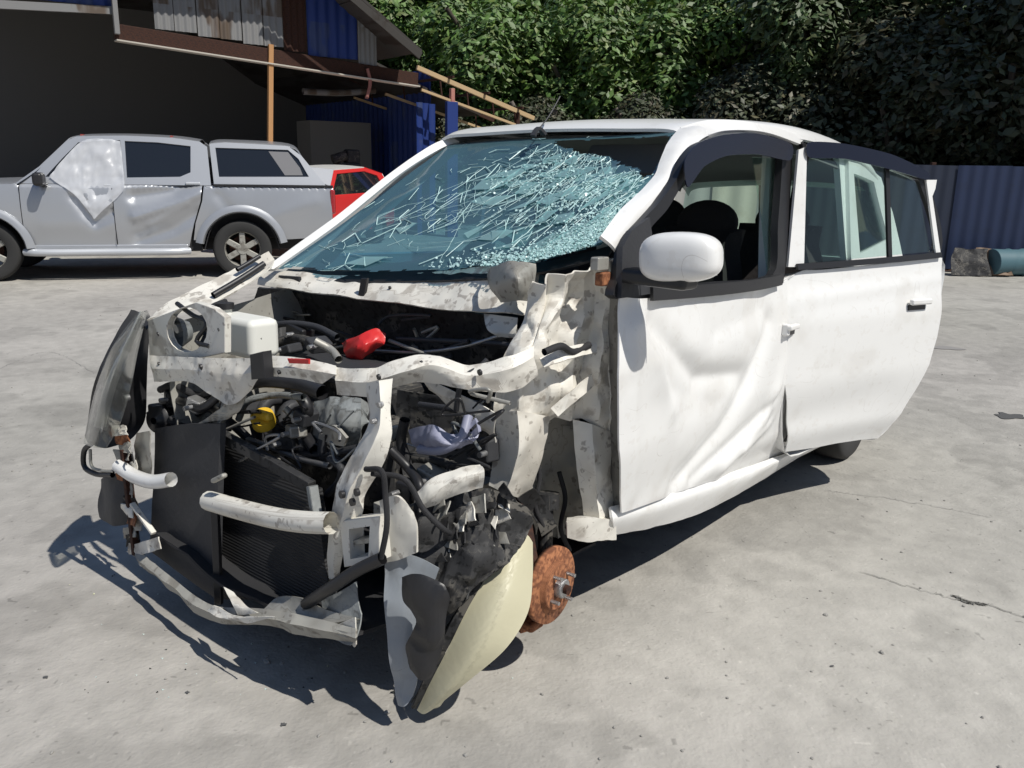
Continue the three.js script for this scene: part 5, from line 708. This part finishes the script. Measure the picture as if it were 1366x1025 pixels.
/* ------------------------------------------------------------ silver double cab pickup */
{
  seed = 99;
  const t = thing('pickup_truck', 'dented silver double cab pickup with canopy parked by the workshop', 'pickup', [0, 0, 0]);
  { const a = ground(-14, 377), b = ground(326, 371), d = b.clone().sub(a); t.position.copy(a); t.rotation.y = Math.atan2(-d.z, d.x); t.scale.setScalar(d.length() / 3); }
  t.updateMatrixWorld(true); const K = new Frame(t), k = (px, py, z = 0) => { const p = K.hit(px, py, 'z', z); return [p.x, p.y]; };
  const P = (n, g, m, par = t) => obj(n, g, m, par), W = 1.78, WR = 0.375;
  const zP = (x, y) => y < 1.19 ? -0.045 * Math.pow((y - 0.85) / 0.4, 2) : -0.0325 - 0.03 - (y - 1.19) * 0.34;
  const far = f => (x, y) => -W - f(x, y);
  const both = (name, ol, holes, m, zf = zP, th = .015, me = .05) => { const a = P(name, panel(ol, holes, zf, th, me), m); P(name, panel(ol, holes, far(zf), th, .2), m); return a; };
  const dent = L => (x, y) => { let z = zP(x, y); for (const [pl, a, w] of L) { let d = 9; for (let i = 1; i < pl.length; i++) { const [ax, ay] = pl[i - 1], dx = pl[i][0] - ax, dy = pl[i][1] - ay, s = Math.max(0, Math.min(1, ((x - ax) * dx + (y - ay) * dy) / (dx * dx + dy * dy))); d = Math.min(d, Math.hypot(x - ax - s * dx, y - ay - s * dy)); } z += a * Math.exp(-d * d / (w * w)); } return z + .004 * fbm(x * 4, y * 4, 0, 2); };
  const dr = .37, yb = .42, BH = 1.19;
  // wings, doors, bed
  both('front_wing', [[-.82, .5], [-.86, .9], [-.7, 1.08], [.2, 1.18], [.44, 1.19], [.44, yb], ...arc(0, dr, .46, 8, 172, 16)], [], M.silver);
  const fd = both('front_door', [[.45, BH], [1.48, BH], [1.48, yb], [.45, yb]], [], M.silver, dent([[[k(105, 255), k(128, 285), k(165, 262)], .03, .07], [[k(100, 262), k(126, 296), k(160, 275)], -.06, .07], [[k(60, 300), k(150, 300)], .012, .1]]));
  const rd = both('rear_door', [[1.49, BH], [2.55, BH], [2.52, 1.0], [2.42, .72], [2.34, yb], [1.49, yb]], [], M.silver, dent([[[k(178, 262), k(230, 255), k(272, 232)], -.06, .08], [[k(180, 290), k(225, 275), k(268, 258)],   .05, .06], [[k(185, 320), k(230, 305), k(262, 285)], -.05, .08], [[k(200, 300), k(250, 272)], .02, .04]]));
  const P2 = 0; const bedEnd = k(441, 285);
  both('bed_side', [[2.57, BH], [2.54, 1.0], [2.44, .72], [2.40, .5], ...arc(3, dr, .49, 165, 15, 18), [3.9, .52], [4.16, .6], [4.2, BH]], [], M.silver, dent([[[k(292, 262), k(310, 285)], -.02, .08], [[k(365, 290), k(420, 270)], .012, .1]]));
  // cabin side with windows, traced from the picture
  const cz = (px, py) => { let z = -.1, p; for (let i = 0; i < 8; i++) { p = K.hit(px, py, 'z', z); z = zP(p.x, p.y); } return [p.x, p.y]; };
  const wf = [[60, 236], [84, 210], [104, 190], [160, 187], [164, 236]].map(p => cz(...p)), wr = [[169, 237], [166, 188], [210, 190], [254, 195], [254, 230], [240, 236]].map(p => cz(...p));
  const cab = [[20, 242], [52, 222], [88, 188], [102, 182], [165, 181], [230, 184], [266, 189], [276, 196], [281, 242]].map(p => cz(...p)); cab[0][1] = BH + .004; cab[8][1] = BH + .004;
  both('cab_side', cab, [wf, wr], M.silver, zP, .02, .1);
  const gl = (x, y) => zP(x, y) - .02; both('side_window', wf, [], M.tint, gl, .006, .3); both('side_window', wr, [], M.tint, gl, .006, .3);
  const cn = [[285, 241], [279, 192], [300, 190], [384, 195], [402, 208], [425, 236], [434, 242]].map(p => cz(...p)), cw = [[292, 236], [287, 197], [384, 200], [398, 212], [412, 236]].map(p => cz(...p));
  cn[0][1] = BH + .02; cn[6][1] = BH + .02; both('canopy_side', cn, [cw], M.silver, zP, .02, .1); both('canopy_window', cw, [], M.tint, gl, .006, .3);
  P('canopy_curtain', panel([[358, 202], [384, 203], [400, 224], [404, 234], [380, 234]].map(p => cz(...p)), [], (x, y) => gl(x, y) + .004, .002, .2), std([.16, .16, .17]));
  { const a = cz(284, 243), b = cz(438, 244); P('canopy_seal', [bar(V(a[0], BH + .008, -.035), V(4.2, BH + .008, -.035), .03, .03)], M.black); }
  // top surfaces across the width
  const across = (n, pts, m, cr_ = .03) => P(n, sheet(pts.map(([x, y]) => [0, .12, .5, .88, 1].map(q => V(x, y + cr_ * (1 - Math.pow(2 * q - 1, 2)), zP(x, y) + q * (-W - 2 * zP(x, y))))), { n: 12, m: 4 * pts.length, t: .012 }), m);
  across('bonnet', [[-.86, .9], [-.72, 1.08], [-.2, 1.16], [.45, 1.195]], M.silver, .06); across('windscreen', [cab[0], cab[1], cab[2]].map(p => [p[0] + .02, p[1] - .01]), M.tint, .04); across('roof', [cab[2], cab[3], cab[4], cab[5], cab[6]], M.silver, .04); across('rear_window', [cab[6], cab[8]], M.tint, 0);
  across('canopy_roof', [cn[1], cn[2], cn[3], cn[4]], M.silver, .05); across('canopy_hatch', [cn[4], cn[5], cn[6]], M.tint, .02); across('tailgate', [[4.2, BH], [4.17, .6]], M.silver, 0); across('front_grille', [[-.86, .9], [-.84, .45]], M.black, 0);
  P('front_bumper', bx(.25, .3, 1.7, -.84, .52, -W / 2, .06), M.silver); P('rear_bumper', bx(.18, .16, 1.6, 4.22, .5, -W / 2, .03), M.silverTrim); P('headlamp', bx(.3, .18, .3, -.72, .95, -.16, .05), M.lens);
  P('chassis', bx(4.6, .22, 1.0, 1.7, .45, -W / 2, .02), M.matte); P('underbody', bx(2.0, .3, 1.6, 1.5, .5, -W / 2, .02), M.matte); P('bed_floor', bx(1.6, .55, 1.3, 3.4, .78, -W / 2, .02), M.matte); P('engine_bay', bx(1.2, .5, 1.2, -.1, .75, -W / 2, .02), M.matte);
  for (const x of [0, 3]) for (const s of [0, 1]) P('arch_liner', sheet([0, 45, 90, 135, 180].map(a => [V(x + .47 * Math.cos(a * Math.PI / 180), dr + .47 * Math.sin(a * Math.PI / 180), s ? -W + .02 : -.02), V(x + .47 * Math.cos(a * Math.PI / 180), dr + .47 * Math.sin(a * Math.PI / 180), s ? -W + .4 : -.4)]), { n: 3, m: 18, t: .01 }), M.matte);
  for (const [x, r] of [[0, .46], [3, .49]]) P('arch_flare', sheet(arc(x, dr, 1, x ? 10 : 5, x ? 170 : 175, 12).map(([ax, ay]) => { const dx = ax - x, dy = ay - dr; return [V(x + dx * r, dr + dy * r, -.03), V(x + dx * (r + .015), dr + dy * (r + .015), .035), V(x + dx * (r + .09), dr + dy * (r + .09), .012 + zP(0, dr + dy * (r + .09)) * .7)]; }), { n: 6, m: 30, t: .01 }), M.silver);
  P('side_step', [tube([V(.42, .36, -.06), V(.55, .36, 0.02), V(1.4, .36, 0.02), V(2.2, .36, .02), V(2.34, .36, -.06)], .045)], M.silverTrim);
  P('sill_panel', [bx(1.86, .1, .05, 1.4, .40, -.06, .02)], M.silver);
  for (const [x, z, s] of [[0, -.14, 1], [3, -.14, 1], [0, -W + .14, -1], [3, -W + .14, -1]]) wheel(t, x, WR, z, s, WR, .24, M.alloy);
  for (const z of [-.02, -W + .02]) { const a = cz(50, 232), m = P('door_mirror', bx(.12, .16, .22, a[0] + .05, 1.25, z + (z > -.5 ? .12 : -.12), .04), M.black); P('mirror_arm', bx(.06, .05, .16, a[0] + .08, 1.18, z + (z > -.5 ? 0 : 0), .02), M.black, m); }
  for (const s of [0, 1]) P('tail_lamp', bx(.07, .32, .2, 4.19, 1.0, s ? -W + .1 : -.1, .025), M.darkred);
  for (const [px, py, par] of [[262, 243, rd], [153, 246, fd]]) { const p = k(px, py); P('door_handle', bx(.18, .035, .03, p[0] - .05, p[1] - .02, zP(...p) + .02, .012), M.silverTrim, par); }
  for (const x of [.445, 1.485]) P('door_gap', bx(.008, .7, .006, x, .8, -.014, .001), M.black);
  P('roof_rack', [bar(V(1.15, 1.78, -.32), V(1.15, 1.78, -1.45), .03, .03), bar(V(2.2, 1.79, -.32), V(2.2, 1.79, -1.45), .03, .03)], std([.3, .06, .05]));
  // clear plastic taped over the front window and hanging into the dented door
  const pl = [[[66, 236], [90, 206], [110, 188], [140, 185], [160, 188]], [[76, 244], [98, 224], [118, 214], [142, 212], [164, 222]], [[92, 254], [108, 248], [122, 246], [144, 246], [166, 248]], [[104, 264], [114, 270], [124, 276], [140, 270], [158, 262]], [[120, 284], [123, 288], [126, 292], [130, 288], [136, 282]]];
  P('plastic_sheet', sheet(pl.map(r => r.map(([x, y]) => { const p = cz(x, y); return V(p[0], p[1], zP(...p) + .022); })), { n: 34, m: 34, amp: .024, freq: 13, sharp: .8, t: 0 }), M.plastic);
}
renderer.render(scene, camera);
